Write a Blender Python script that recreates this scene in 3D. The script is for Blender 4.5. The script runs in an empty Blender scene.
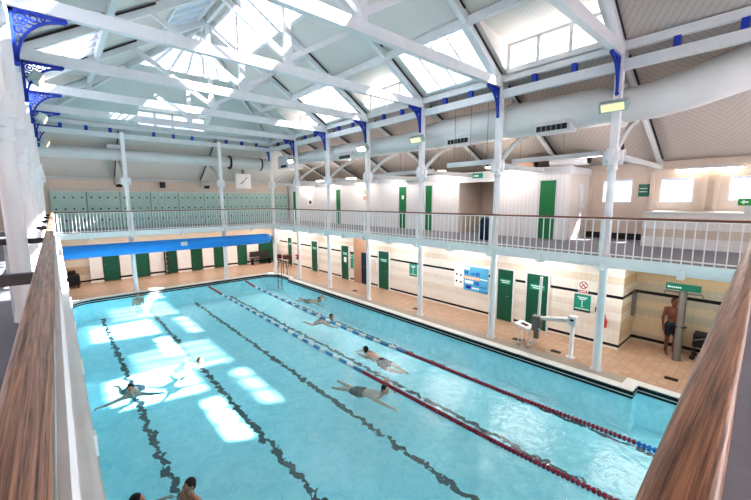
import bpy, bmesh, math, random
from mathutils import Vector, Matrix, Euler
random.seed(7)
C = bpy.context.scene.collection
SC = bpy.context.scene
PI = math.pi

# ------------------------------------------------------------------ materials
def lin(h):
    h = h.lstrip('#'); v = [int(h[i:i+2], 16)/255 for i in (0, 2, 4)]
    return tuple(((c/12.92) if c <= 0.04045 else ((c+0.055)/1.055)**2.4) for c in v) + (1,)

def new_mat(name):
    m = bpy.data.materials.new(name); m.use_nodes = True
    nt = m.node_tree; b = nt.nodes['Principled BSDF']
    return m, nt, b

def N(nt, t, **kw):
    n = nt.nodes.new(t)
    for k, v in kw.items(): setattr(n, k, v)
    return n

def math_node(nt, op, a, b=None, c=None):
    n = N(nt, 'ShaderNodeMath', operation=op)
    for i, x in enumerate((a, b, c)):
        if x is None: continue
        if isinstance(x, (int, float)): n.inputs[i].default_value = x
        else: nt.links.new(x, n.inputs[i])
    return n.outputs[0]

def mix_col(nt, fac, a, b):
    n = N(nt, 'ShaderNodeMix', data_type='RGBA')
    if isinstance(fac, (int, float)): n.inputs[0].default_value = fac
    else: nt.links.new(fac, n.inputs[0])
    for i, x in ((6, a), (7, b)):
        if isinstance(x, tuple): n.inputs[i].default_value = x
        else: nt.links.new(x, n.inputs[i])
    return n.outputs[2]

def paint(name, col, rough=0.5, metal=0.0, var=0.06, scale=3.0, spec=0.5, emit=None, estr=0):
    m, nt, b = new_mat(name)
    c = lin(col)
    geo = N(nt, 'ShaderNodeNewGeometry')
    no = N(nt, 'ShaderNodeTexNoise'); no.inputs['Scale'].default_value = scale; no.inputs['Detail'].default_value = 4
    nt.links.new(geo.outputs['Position'], no.inputs['Vector'])
    d = tuple(x*(1-var*2.2) for x in c[:3]) + (1,)
    e = tuple(min(1, x*(1+var)) for x in c[:3]) + (1,)
    nt.links.new(mix_col(nt, no.outputs['Fac'], d, e), b.inputs['Base Color'])
    b.inputs['Roughness'].default_value = rough; b.inputs['Metallic'].default_value = metal
    b.inputs['Specular IOR Level'].default_value = spec
    if emit:
        b.inputs['Emission Color'].default_value = lin(emit); b.inputs['Emission Strength'].default_value = estr
    return m

M = {}
M['white'] = paint('white_paint', '#dadbdb', 0.5)
M['white_rail'] = paint('rail_white', '#f4f3f1', 0.4)
M['white_dull'] = paint('white_dull', '#c9ccca', 0.65)
M['white_col'] = paint('column_white', '#f2efee', 0.35)
M['mint'] = paint('mint_white', '#eef0ec', 0.45)
M['duct'] = paint('duct_grey', '#dddcd8', 0.55, var=0.03)
M['green'] = paint('green_door', '#0c7d47', 0.4)
M['green_deck'] = paint('green_deck_door', '#0a5a42', 0.4)
M['green_dark'] = paint('green_door_dark', '#075038', 0.4)
M['navy'] = paint('navy_door', '#10233f', 0.4)
M['teal'] = paint('teal_sign', '#0c8f78', 0.4, var=0.02)
M['dteal'] = paint('dark_teal_sign', '#0a6a55', 0.4, var=0.02)
M['exit'] = paint('exit_green', '#0f9a3f', 0.4, var=0.02)
M['blue_iron'] = paint('blue_ironwork', '#1f3fa6', 0.4)
M['black'] = paint('black_plastic', '#15161a', 0.5)
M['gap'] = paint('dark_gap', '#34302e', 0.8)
M['brownbar'] = paint('dark_brown_bar', '#35211b', 0.4)
M['brick_pier'] = paint('brown_pier', '#b08a70', 0.7)
M['skin'] = paint('skin', '#c98f74', 0.5, scale=12)
M['skin_pale'] = paint('skin_pale', '#e0ad97', 0.5, scale=12)
M['skin_tan'] = paint('skin_tan', '#6f412f', 0.5, scale=12)
M['hair'] = paint('dark_hair', '#1d1613', 0.5, scale=30)
M['hair_brown'] = paint('brown_hair', '#3a2419', 0.5, scale=30)
M['trunks'] = paint('dark_trunks', '#141a28', 0.6)
M['trunks_b'] = paint('black_trunks', '#101012', 0.6)
M['red'] = paint('red_plastic', '#a83048', 0.4)
M['redx'] = paint('red_enamel', '#c01a1f', 0.35)
M['fl_white'] = paint('float_white', '#f2f2f0', 0.4)
M['fl_blue'] = paint('float_blue', '#4f8fc0', 0.4)
M['fl_blue2'] = paint('float_bright_blue', '#1f74c8', 0.4)
M['cover'] = paint('blue_cover', '#1196ec', 0.45, var=0.04)
M['steel'] = paint('brushed_steel', '#7d7771', 0.38, metal=0.6)
M['stool'] = paint('maroon_seat', '#4a1f22', 0.5)
M['sign_white'] = paint('sign_white', '#f4f4f2', 0.5, var=0.01)
M['ink'] = paint('sign_ink', '#2b2b33', 0.6, var=0.01)
M['letter'] = paint('sign_lettering', '#e9f5f1', 0.5, var=0.01)
M['poster_sky'] = paint('poster_light_blue', '#58b4dc', 0.5, scale=6, var=0.14)
M['poster_mid'] = paint('poster_mid_blue', '#1f7cc4', 0.5, var=0.05)
M['poster_dark'] = paint('poster_dark_blue', '#1c3c92', 0.5, var=0.05)
M['poster_orange'] = paint('poster_orange', '#f0a878', 0.5, var=0.05)
M['locker'] = paint('locker_teal', '#9fbfb7', 0.5, var=0.08)
M['beige'] = paint('beige_wall', '#d9cbbd', 0.7)
M['frost'] = paint('frosted_board', '#c9dcec', 0.5, var=0.03)
M['lamp_on'] = paint('lit_diffuser', '#fff6df', 0.5, emit='#fff0d0', estr=9)
M['lamp_amber'] = paint('amber_lens', '#f2dd9a', 0.4, emit='#ffe6a0', estr=2.0)
M['lamp_lens'] = paint('flood_lens', '#b7c08e', 0.3, emit='#f5f0b8', estr=0.5)
M['alu'] = paint('lamp_housing', '#aebdb8', 0.4, metal=0.3)

def boards(name, col, axis_a, axis_b, k, width=0.12, rough=0.65, dark=0.72):
    """painted boarding: grooves every `width` along  a + k*b  of the position"""
    m, nt, b = new_mat(name)
    geo = N(nt, 'ShaderNodeNewGeometry'); sp = N(nt, 'ShaderNodeSeparateXYZ')
    nt.links.new(geo.outputs['Position'], sp.inputs[0])
    s = math_node(nt, 'MULTIPLY_ADD', sp.outputs['XYZ'.index(axis_b)], k, sp.outputs['XYZ'.index(axis_a)])
    f = math_node(nt, 'FRACT', math_node(nt, 'DIVIDE', s, width))
    r = N(nt, 'ShaderNodeValToRGB'); e = r.color_ramp.elements
    c = lin(col); d = tuple(x*dark for x in c[:3]) + (1,)
    e[0].position = 0.0; e[0].color = d; e[1].position = 0.14; e[1].color = c
    x = e.new(0.9); x.color = c; x = e.new(1.0); x.color = d
    nt.links.new(f, r.inputs[0])
    no = N(nt, 'ShaderNodeTexNoise'); no.inputs['Scale'].default_value = 0.7
    nt.links.new(geo.outputs['Position'], no.inputs['Vector'])
    g = N(nt, 'ShaderNodeMix', data_type='RGBA', blend_type='MULTIPLY'); g.inputs[0].default_value = 1
    nt.links.new(r.outputs[0], g.inputs[6])
    nt.links.new(mix_col(nt, no.outputs['Fac'], (0.88, 0.87, 0.85, 1), (1, 1, 1, 1)), g.inputs[7])
    nt.links.new(g.outputs[2], b.inputs['Base Color']); b.inputs['Roughness'].default_value = rough
    bu = N(nt, 'ShaderNodeBump'); bu.inputs['Strength'].default_value = 0.25; bu.inputs['Distance'].default_value = 0.01
    nt.links.new(r.outputs[0], bu.inputs['Height']); nt.links.new(bu.outputs[0], b.inputs['Normal'])
    return m
M['roof'] = boards('roof_boards', '#d6d2cc', 'Y', 'X', 0, 0.11, dark=0.84)
M['roof_end'] = boards('roof_boards_end', '#d3d6d1', 'X', 'Y', 0, 0.11, dark=0.86)
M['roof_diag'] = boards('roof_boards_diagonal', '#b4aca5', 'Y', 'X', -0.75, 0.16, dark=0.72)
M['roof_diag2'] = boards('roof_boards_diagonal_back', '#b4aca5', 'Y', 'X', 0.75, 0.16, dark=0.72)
M['cub'] = boards('cubicle_boards', '#eeeceb', 'Y', 'X', 0, 0.16, 0.5, dark=0.8)
M['cubx'] = boards('cubicle_boards_side', '#e2d8d0', 'X', 'Y', 0, 0.16, 0.5, dark=0.8)

def tile_wall(name, axis, base='#e9e4da', bands=()):
    """glazed tile wall; bands = (z0, z1, colour)"""
    m, nt, b = new_mat(name)
    geo = N(nt, 'ShaderNodeNewGeometry'); sp = N(nt, 'ShaderNodeSeparateXYZ'); cb = N(nt, 'ShaderNodeCombineXYZ')
    nt.links.new(geo.outputs['Position'], sp.inputs[0])
    nt.links.new(sp.outputs['XYZ'.index(axis)], cb.inputs[0]); nt.links.new(sp.outputs[2], cb.inputs[1])
    br = N(nt, 'ShaderNodeTexBrick'); nt.links.new(cb.outputs[0], br.inputs['Vector'])
    br.inputs['Scale'].default_value = 1; br.inputs['Brick Width'].default_value = 0.15; br.inputs['Row Height'].default_value = 0.15
    br.offset = 0; br.inputs['Mortar Size'].default_value = 0.004
    br.inputs['Color1'].default_value = (1, 1, 1, 1); br.inputs['Color2'].default_value = (0.95, 0.945, 0.94, 1); br.inputs['Mortar'].default_value = (0.84, 0.83, 0.82, 1)
    col = lin(base)
    for z0, z1, c in bands:
        a = math_node(nt, 'GREATER_THAN', sp.outputs[2], z0); e = math_node(nt, 'LESS_THAN', sp.outputs[2], z1)
        col = mix_col(nt, math_node(nt, 'MULTIPLY', a, e), col, lin(c))
    g = N(nt, 'ShaderNodeMix', data_type='RGBA', blend_type='MULTIPLY'); g.inputs[0].default_value = 1
    if isinstance(col, tuple): g.inputs[6].default_value = col
    else: nt.links.new(col, g.inputs[6])
    nt.links.new(br.outputs['Color'], g.inputs[7]); nt.links.new(g.outputs[2], b.inputs['Base Color'])
    b.inputs['Roughness'].default_value = 0.25
    return m
GB = [(0.62, 0.9, '#e2d8cb'), (1.15, 1.35, '#e2d9cd'), (2.05, 2.3, '#e0d2c0'), (2.62, 2.95, '#ddd0bd'), (0.07, 0.16, '#25222a'), (1.62, 1.71, '#25222a')]
M['tileY'] = tile_wall('tiles_long_wall', 'Y', bands=GB)
M['tileX'] = tile_wall('tiles_end_wall', 'X', bands=GB)
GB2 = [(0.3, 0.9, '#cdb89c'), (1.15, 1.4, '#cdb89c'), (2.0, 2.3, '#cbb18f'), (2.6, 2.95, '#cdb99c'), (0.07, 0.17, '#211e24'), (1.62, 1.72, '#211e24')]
M['tileRec'] = tile_wall('tiles_recess', 'Y', '#b9ad99', GB2)  # darker tile tone puts the dimness of this corner into the colour
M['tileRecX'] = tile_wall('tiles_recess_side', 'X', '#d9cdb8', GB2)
M['tileUp'] = tile_wall('tiles_ledge', 'Y', '#dedbd6', [(3.5, 3.75, '#cdbfae'), (4.0, 4.1, '#d3c6b6')])
M['tileFar'] = tile_wall('tiles_far', 'X', '#d8c7b0', [(0.07, 0.17, '#211e24'), (0.5, 1.0, '#c4a98c'), (1.4, 1.7, '#c4a98c')])

def deck_mat():
    m, nt, b = new_mat('deck_tiles')
    geo = N(nt, 'ShaderNodeNewGeometry')
    br = N(nt, 'ShaderNodeTexBrick'); nt.links.new(geo.outputs['Position'], br.inputs['Vector'])
    br.inputs['Scale'].default_value = 1; br.inputs['Brick Width'].default_value = 0.2; br.inputs['Row Height'].default_value = 0.2; br.offset = 0
    br.inputs['Mortar Size'].default_value = 0.006
    br.inputs['Color1'].default_value = lin('#b89d86'); br.inputs['Color2'].default_value = lin('#ab8e76'); br.inputs['Mortar'].default_value = lin('#927a67')
    nt.links.new(br.outputs['Color'], b.inputs['Base Color']); b.inputs['Roughness'].default_value = 0.35
    return m
M['deck'] = deck_mat()
M['coping'] = paint('coping_white', '#d9dcd6', 0.4)
M['kerb'] = paint('kerb_grey', '#a39b8f', 0.5, var=0.1, scale=6)
M['vinyl'] = paint('gallery_vinyl', '#85838a', 0.6, var=0.08, scale=8)

LANES = (0.48, 2.5, 4.72, 6.75, 8.8)
def pool_mat(name, vertical=False):
    m, nt, b = new_mat(name)
    geo = N(nt, 'ShaderNodeNewGeometry'); sp = N(nt, 'ShaderNodeSeparateXYZ')
    nt.links.new(geo.outputs['Position'], sp.inputs[0])
    base = lin('#7fd3e2')
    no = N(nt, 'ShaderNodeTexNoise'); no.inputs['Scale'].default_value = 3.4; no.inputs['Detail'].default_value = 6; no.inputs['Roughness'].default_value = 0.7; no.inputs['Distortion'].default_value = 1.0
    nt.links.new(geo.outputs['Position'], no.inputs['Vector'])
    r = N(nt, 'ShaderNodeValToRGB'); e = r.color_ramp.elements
    e[0].position = 0.3; e[0].color = lin('#96e3ee'); e[1].position = 0.72; e[1].color = lin('#d6fdff')  # ripple brightness painted into the tile colour as a noise mottle
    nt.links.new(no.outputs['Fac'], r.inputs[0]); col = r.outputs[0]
    if vertical:
        for z0, z1, c in ((-0.015, 0.1, '#d9dcd6'), (-0.095, -0.015, '#0f0f14'), (-0.12, -0.095, '#d9dcd6'), (-0.185, -0.12, '#0f0f14')):
            f = math_node(nt, 'MULTIPLY', math_node(nt, 'GREATER_THAN', sp.outputs[2], z0), math_node(nt, 'LESS_THAN', sp.outputs[2], z1))
            col = mix_col(nt, f, col, lin(c))
    else:
        # dark tile lane lines, laid wavy and broken as they read through moving water
        n2 = N(nt, 'ShaderNodeTexNoise'); n2.inputs['Scale'].default_value = 2.9; n2.inputs['Detail'].default_value = 3; n2.inputs['Roughness'].default_value = 0.6
        nt.links.new(geo.outputs['Position'], n2.inputs['Vector'])
        wob = math_node(nt, 'MULTIPLY', math_node(nt, 'SUBTRACT', n2.outputs['Fac'], 0.5), 0.5)
        x = math_node(nt, 'ADD', sp.outputs[0], wob)
        n3 = N(nt, 'ShaderNodeTexNoise'); n3.inputs['Scale'].default_value = 6; n3.inputs['Detail'].default_value = 2
        nt.links.new(geo.outputs['Position'], n3.inputs['Vector'])
        brk = math_node(nt, 'GREATER_THAN', n3.outputs['Fac'], 0.36)
        tot = None
        for xl in LANES:
            f = math_node(nt, 'LESS_THAN', math_node(nt, 'ABSOLUTE', math_node(nt, 'SUBTRACT', x, xl)), 0.075)
            tot = f if tot is None else math_node(nt, 'MAXIMUM', tot, f)
        tot = math_node(nt, 'MULTIPLY', tot, brk)
        col = mix_col(nt, tot, col, lin('#041820'))
    nt.links.new(col, b.inputs['Base Color']); b.inputs['Roughness'].default_value = 0.6
    return m
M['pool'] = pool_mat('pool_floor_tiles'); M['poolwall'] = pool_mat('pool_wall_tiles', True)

def water_mat():
    m, nt, b = new_mat('pool_water'); nt.nodes.remove(b)
    out = nt.nodes['Material Output']
    geo = N(nt, 'ShaderNodeNewGeometry')
    n1 = N(nt, 'ShaderNodeTexNoise'); n1.inputs['Scale'].default_value = 3.0; n1.inputs['Detail'].default_value = 4; n1.inputs['Distortion'].default_value = 1.2
    nt.links.new(geo.outputs['Position'], n1.inputs['Vector'])
    bu = N(nt, 'ShaderNodeBump'); bu.inputs['Strength'].default_value = 0.22; bu.inputs['Distance'].default_value = 0.1
    nt.links.new(n1.outputs['Fac'], bu.inputs['Height'])
    tr = N(nt, 'ShaderNodeBsdfTransparent'); tr.inputs[0].default_value = (0.74, 0.965, 1.0, 1)
    df = N(nt, 'ShaderNodeBsdfDiffuse'); df.inputs[0].default_value = lin('#b4eef5')
    nt.links.new(bu.outputs[0], df.inputs['Normal'])
    gl = N(nt, 'ShaderNodeBsdfGlossy'); gl.inputs['Roughness'].default_value = 0.14
    nt.links.new(bu.outputs[0], gl.inputs['Normal'])
    fr = N(nt, 'ShaderNodeFresnel'); fr.inputs[0].default_value = 1.33; nt.links.new(bu.outputs[0], fr.inputs['Normal'])
    m1 = N(nt, 'ShaderNodeMixShader'); m1.inputs[0].default_value = 0.13
    nt.links.new(tr.outputs[0], m1.inputs[1]); nt.links.new(df.outputs[0], m1.inputs[2])
    m2 = N(nt, 'ShaderNodeMixShader'); nt.links.new(math_node(nt, 'MULTIPLY', fr.outputs[0], 0.1), m2.inputs[0])
    nt.links.new(m1.outputs[0], m2.inputs[1]); nt.links.new(gl.outputs[0], m2.inputs[2])
    nt.links.new(m2.outputs[0], out.inputs[0])
    return m
M['water'] = water_mat()

def glass_mat(name, tint, refl=0.08, haze=0.0):
    m, nt, b = new_mat(name); nt.nodes.remove(b); out = nt.nodes['Material Output']
    geo = N(nt, 'ShaderNodeNewGeometry')
    no = N(nt, 'ShaderNodeTexNoise'); no.inputs['Scale'].default_value = 1.5; nt.links.new(geo.outputs['Position'], no.inputs['Vector'])
    tr = N(nt, 'ShaderNodeBsdfTransparent'); tr.inputs[0].default_value = tint
    gl = N(nt, 'ShaderNodeBsdfGlossy'); gl.inputs['Roughness'].default_value = 0.05
    tl = N(nt, 'ShaderNodeBsdfTranslucent'); tl.inputs[0].default_value = (0.9, 0.95, 1, 1)
    m0 = N(nt, 'ShaderNodeMixShader')
    nt.links.new(math_node(nt, 'MULTIPLY', no.outputs['Fac'], haze*2), m0.inputs[0])
    nt.links.new(tr.outputs[0], m0.inputs[1]); nt.links.new(tl.outputs[0], m0.inputs[2])
    m1 = N(nt, 'ShaderNodeMixShader'); m1.inputs[0].default_value = refl
    nt.links.new(m0.outputs[0], m1.inputs[1]); nt.links.new(gl.outputs[0], m1.inputs[2]); nt.links.new(m1.outputs[0], out.inputs[0])
    return m
M['glass'] = glass_mat('clear_glazing', (0.17, 0.2, 0.235, 1), 0.05, 0.012)
M['glass_dormer'] = glass_mat('dormer_glazing', (0.3, 0.33, 0.36, 1), 0.05, 0.04)
M['glass_frost'] = glass_mat('frosted_glazing', (0.42, 0.44, 0.46, 1), 0.05, 0.05)

def wood_mat(name, axis, c0, c1, rough=0.3, scale=1.0):
    m, nt, b = new_mat(name)
    geo = N(nt, 'ShaderNodeNewGeometry'); mp = N(nt, 'ShaderNodeMapping')
    s = [85*scale]*3; s['XYZ'.index(axis)] = 1.7*scale
    mp.inputs['Scale'].default_value = s; nt.links.new(geo.outputs['Position'], mp.inputs[0])
    no = N(nt, 'ShaderNodeTexNoise'); no.inputs['Scale'].default_value = 1.6; no.inputs['Detail'].default_value = 6; no.inputs['Roughness'].default_value = 0.65; no.inputs['Distortion'].default_value = 0.4
    nt.links.new(mp.outputs[0], no.inputs['Vector'])
    r = N(nt, 'ShaderNodeValToRGB'); e = r.color_ramp.elements
    e[0].position = 0.36; e[0].color = lin(c0); e[1].position = 0.62; e[1].color = lin(c1)
    nt.links.new(no.outputs['Fac'], r.inputs[0]); nt.links.new(r.outputs[0], b.inputs['Base Color'])
    b.inputs['Roughness'].default_value = rough
    bu = N(nt, 'ShaderNodeBump'); bu.inputs['Strength'].default_value = 0.35; bu.inputs['Distance'].default_value = 0.004
    nt.links.new(no.outputs['Fac'], bu.inputs['Height']); nt.links.new(bu.outputs[0], b.inputs['Normal'])
    return m
M['woodY'] = wood_mat('handrail_wood_long', 'Y', '#543323', '#c99b7c')
M['woodX'] = wood_mat('handrail_wood_cross', 'X', '#4d2c1b', '#b5805a')
M['woodthin'] = wood_mat('handrail_wood_far', 'Y', '#6d4230', '#96664a', 0.4)

# ------------------------------------------------------------------ mesh builder
class MB:
    def __init__(s): s.v = []; s.f = []; s.sm = []
    def add(s, vs, fs, smooth=False):
        o = len(s.v); s.v += [tuple(v) for v in vs]; s.f += [tuple(i+o for i in f) for f in fs]; s.sm += [smooth]*len(fs); return s
    def box(s, x0, x1, y0, y1, z0, z1, mat=None):
        vs = [(x, y, z) for x in (x0, x1) for y in (y0, y1) for z in (z0, z1)]
        if mat is not None: vs = [mat @ Vector(v) for v in vs]
        return s.add(vs, [(0, 1, 3, 2), (4, 6, 7, 5), (0, 4, 5, 1), (2, 3, 7, 6), (0, 2, 6, 4), (1, 5, 7, 3)])
    def bbox(s, x0, x1, y0, y1, z0, z1, b=0.01):
        """box with chamfered edges"""
        bm = bmesh.new(); bmesh.ops.create_cube(bm, size=1)
        for v in bm.verts: v.co = Vector(((x0+x1)/2+v.co.x*(x1-x0), (y0+y1)/2+v.co.y*(y1-y0), (z0+z1)/2+v.co.z*(z1-z0)))
        bmesh.ops.bevel(bm, geom=list(bm.edges), offset=b, segments=2, affect='EDGES', profile=0.5)
        bm.verts.ensure_lookup_table(); bm.verts.index_update()
        s.add([v.co for v in bm.verts], [[v.index for v in f.verts] for f in bm.faces]); bm.free(); return s
    def bar(s, p0, p1, w, h, up=(0, 0, 1)):
        """box beam from p0 to p1, w sideways, h along up"""
        p0, p1 = Vector(p0), Vector(p1); d = (p1-p0); L = d.length; d.normalize()
        side = d.cross(Vector(up))
        if side.length < 1e-4: side = d.cross(Vector((0, 1, 0)))
        side.normalize(); u = side.cross(d)
        vs = []
        for p in (p0, p1):
            for a, b in ((-1, -1), (1, -1), (1, 1), (-1, 1)): vs.append(p+side*(a*w/2)+u*(b*h/2))
        return s.add(vs, [(0, 3, 2, 1), (4, 5, 6, 7), (0, 1, 5, 4), (1, 2, 6, 5), (2, 3, 7, 6), (3, 0, 4, 7)])
    def tube(s, path, r, n=12, cap=True, smooth=True):
        path = [Vector(p) for p in path]; rs = r if isinstance(r, (list, tuple)) else [r]*len(path)
        vs = []; fs = []; ref = None
        for i, p in enumerate(path):
            d = (path[min(i+1, len(path)-1)]-path[max(i-1, 0)])
            if d.length < 1e-9: d = Vector((0, 0, 1))
            d.normalize()
            if ref is None: ref = Vector((0, 0, 1)) if abs(d.z) < 0.9 else Vector((1, 0, 0))
            a = d.cross(ref).normalized(); b = a.cross(d).normalized(); ref = b
            for k in range(n):
                t = 2*PI*k/n; vs.append(p+a*(math.cos(t)*rs[i])+b*(math.sin(t)*rs[i]))
        for i in range(len(path)-1):
            for k in range(n):
                fs.append((i*n+k, i*n+(k+1) % n, (i+1)*n+(k+1) % n, (i+1)*n+k))
        s.add(vs, fs, smooth)
        if cap:
            s.add(vs[:n], [tuple(range(n))]); s.add(vs[-n:], [tuple(range(n-1, -1, -1))])
        return s
    def lathe(s, prof, c, n=18):
        """prof = [(r, z)...] turned about the vertical axis at c"""
        vs = []; fs = []
        for r, z in prof:
            for k in range(n):
                t = 2*PI*k/n; vs.append((c[0]+r*math.cos(t), c[1]+r*math.sin(t), c[2]+z))
        for i in range(len(prof)-1):
            for k in range(n): fs.append((i*n+k, i*n+(k+1) % n, (i+1)*n+(k+1) % n, (i+1)*n+k))
        s.add(vs, fs, True); s.add(vs[:n], [tuple(range(n-1, -1, -1))]); s.add(vs[-n:], [tuple(range(n))]); return s
    def ell(s, c, r, n=14, m=10, rot=None):
        vs = []; fs = []; c = Vector(c)
        if isinstance(r, (int, float)): r = (r, r, r)
        for i in range(m+1):
            ph = PI*i/m
            for k in range(n):
                t = 2*PI*k/n; v = Vector((r[0]*math.sin(ph)*math.cos(t), r[1]*math.sin(ph)*math.sin(t), r[2]*math.cos(ph)))
                if rot is not None: v = rot @ v
                vs.append(c+v)
        for i in range(m):
            for k in range(n): fs.append((i*n+k, (i+1)*n+k, (i+1)*n+(k+1) % n, i*n+(k+1) % n))
        return s.add(vs, fs, True)
    def prism(s, poly, axis, a, b):
        """poly of 2D points extruded along axis from a to b"""
        def p(u, v, w): return {'x': (w, u, v), 'y': (u, w, v), 'z': (u, v, w)}[axis]
        n = len(poly); vs = [p(u, v, a) for u, v in poly]+[p(u, v, b) for u, v in poly]
        fs = [tuple(range(n)), tuple(range(2*n-1, n-1, -1))]+[(i, (i+1) % n, n+(i+1) % n, n+i) for i in range(n)]
        return s.add(vs, fs)
    def quad(s, *p): return s.add(p, [tuple(range(len(p)))])
    def build(s, name, mat, parent=None, kind=None, local=False, merge=False):
        me = bpy.data.meshes.new(name)
        org = Vector((0, 0, 0))
        if parent is not None and not local:
            q = parent
            while q is not None: org = org+q.location; q = q.parent
        me.from_pydata([Vector(v)-org for v in s.v], [], s.f)
        me.polygons.foreach_set('use_smooth', s.sm)
        bm = bmesh.new(); bm.from_mesh(me)
        if merge: bmesh.ops.remove_doubles(bm, verts=bm.verts, dist=1e-5)
        bmesh.ops.recalc_face_normals(bm, faces=bm.faces); bm.to_mesh(me); bm.free()
        me.materials.append(M[mat] if isinstance(mat, str) else mat)
        o = bpy.data.objects.new(name, me); C.objects.link(o)
        if parent is not None: o.parent = parent
        if kind: o['kind'] = kind
        return o

def thing(name, label, cat, loc=(0, 0, 0), group=None, kind=None):
    o = bpy.data.objects.new(name, None); C.objects.link(o); o.location = loc; o.empty_display_size = 0.1
    if label: o['label'] = label
    if cat: o['category'] = cat
    if group: o['group'] = group
    if kind: o['kind'] = kind
    return o
def tag(o, label, cat, group=None, kind=None):
    o['label'] = label; o['category'] = cat
    if group: o['group'] = group
    if kind: o['kind'] = kind
    return o
def S(name, mb, mat, parent=None, merge=False):
    o = mb.build(name, mat, parent, merge=merge)
    if parent is None: o['kind'] = 'structure'
    return o
def kids(o): return [c for c in C.objects if c.parent == o]
def copy_tree(o, parent=None, cache={}):
    c = o.copy(); C.objects.link(c)
    if parent is not None: c.parent = parent
    for ch in o.children: copy_tree(ch, c)
    return c

Y = lambda i: 14.69+3.231*i          # column grid along the hall
XL, XR, YF = -1.2, 10.0, Y(6)
ORD = ['first', 'second', 'third', 'fourth', 'fifth', 'sixth', 'seventh', 'eighth']
ZR, SL = 8.5, 0.616                  # roof plane at the eaves beam, slope
XM = 4.4                             # ridge

# ------------------------------------------------------------------ floor, pool, gallery slabs
YN = 7.0
mb = MB()
mb.quad((10.05, YN, 0), (15.5, YN, 0), (15.5, 38.4, 0), (10.05, 38.4, 0))
mb.quad((-5.4, 33.85, 0), (10.05, 33.85, 0), (10.05, 38.4, 0), (-5.4, 38.4, 0))
mb.quad((-5.4, YN, 0), (-0.95, YN, 0), (-0.95, 33.85, 0), (-5.4, 33.85, 0))
S('floor', mb, 'deck')
# pool outline
def arc(cx, cy, r, a0, a1, n=8): return [(cx+r*math.cos(math.radians(a0+(a1-a0)*i/n)), cy+r*math.sin(math.radians(a0+(a1-a0)*i/n))) for i in range(n+1)]
inner = [(-0.63, YN)] + arc(0.17, 32.72, 0.8, 180, 90) + [(9.0, 33.52), (9.62, 32.9), (9.62, 31.4), (9.37, 31.2), (9.37, 13.68), (9.82, 13.68), (9.82, YN)]
outer = [(-0.95, YN)] + arc(0.15, 32.75, 1.1, 180, 90) + [(9.15, 33.85), (9.92, 33.1), (9.92, 31.4), (9.66, 31.2), (9.66, 13.98), (10.1, 13.98), (10.1, YN)]
mb = MB()
for i in range(len(inner)-1):
    a, b, c, d = inner[i], inner[i+1], outer[i+1], outer[i]
    mb.quad((*a, 0.02), (*b, 0.02), (*c, 0.02), (*d, 0.02)); mb.quad((*d, 0.02), (*c, 0.02), (*c, -0.02), (*d, -0.02)); mb.quad((*a, 0.02), (*b, 0.02), (*b, -0.03), (*a, -0.03))
S('trim_1', mb, 'coping')
mb = MB(); mb.box(9.66, 10.08, 13.98, 33.85, -0.02, 0.012); mb.box(9.92, 10.2, 31, 33.85, -0.02, 0.01)
S('trim_2', mb, 'kerb')
mb = MB()
for i in range(len(inner)-1): mb.quad((*inner[i], 0.0), (*inner[i+1], 0.0), (*inner[i+1], -1.1), (*inner[i], -1.1))
S('wall_pool', mb, 'poolwall')
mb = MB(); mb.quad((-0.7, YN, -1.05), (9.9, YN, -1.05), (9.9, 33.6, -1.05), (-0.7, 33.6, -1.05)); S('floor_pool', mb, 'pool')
mb = MB(); mb.add([(*p, -0.19) for p in inner], [tuple(range(len(inner)))]); S('pool_water', mb, 'water')

# gallery slabs
SE = dict(r=9.72, l=-0.8, f=33.75, n=11.88)
mb = MB()
mb.quad((SE['r'], YN, 3.18), (15.5, YN, 3.18), (15.5, 38.2, 3.18), (SE['r'], 38.2, 3.18))
mb.quad((SE['l'], SE['f'], 3.18), (SE['r'], SE['f'], 3.18), (SE['r'], 38.2, 3.18), (SE['l'], 38.2, 3.18))
mb.quad((-5.33, YN, 3.18), (SE['l'], YN, 3.18), (SE['l'], 38.2, 3.18), (-5.33, 38.2, 3.18))
mb.quad((SE['l'], YN, 3.18), (SE['r'], YN, 3.18), (SE['r'], SE['n'], 3.18), (SE['l'], SE['n'], 3.18))
S('floor_gallery', mb, 'vinyl')
mb = MB()
for z in (2.95,):
    mb.quad((SE['r'], YN, z), (15.5, YN, z), (15.5, 38.2, z), (SE['r'], 38.2, z))
    mb.quad((SE['l'], SE['f'], z), (SE['r'], SE['f'], z), (SE['r'], 38.2, z), (SE['l'], 38.2, z))
    mb.quad((-5.33, YN, z), (SE['l'], YN, z), (SE['l'], 38.2, z), (-5.33, 38.2, z))
    mb.quad((SE['l'], YN, z), (SE['r'], YN, z), (SE['r'], SE['n'], z), (SE['l'], SE['n'], z))
S('ceiling_gallery', mb, 'white_dull')
# fascia with lip, and small outrigger corbels
mb = MB()
def fascia(p0, p1, out):
    o = Vector(out); p0 = Vector(p0); p1 = Vector(p1)
    for (a, b, z0, z1) in ((-0.06, 0.0, 2.93, 3.2), (0.0, 0.035, 3.13, 3.215), (0.0, 0.02, 2.93, 2.98)):
        q = [p0+o*a, p1+o*a, p1+o*b, p0+o*b]
        mb.prism([(v.x, v.y) for v in q], 'z', z0, z1)
fascia((SE['r'], 11.6, 0), (SE['r'], SE['f'], 0), (-1, 0, 0)); fascia((SE['l'], SE['f'], 0), (SE['r'], SE['f'], 0), (0, -1, 0))
fascia((SE['l'], 11.6, 0), (SE['l'], SE['f'], 0), (1, 0, 0))
for i in range(-1, 6):
    for t in (0.0, 0.5):
        y = Y(i)+3.231*t
        mb.box(SE['r']-0.09, SE['r']+0.3, y-0.06, y+0.06, 2.86, 3.1); mb.box(SE['l']-0.3, SE['l']+0.06, y-0.04, y+0.04, 2.9, 3.06)
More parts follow.
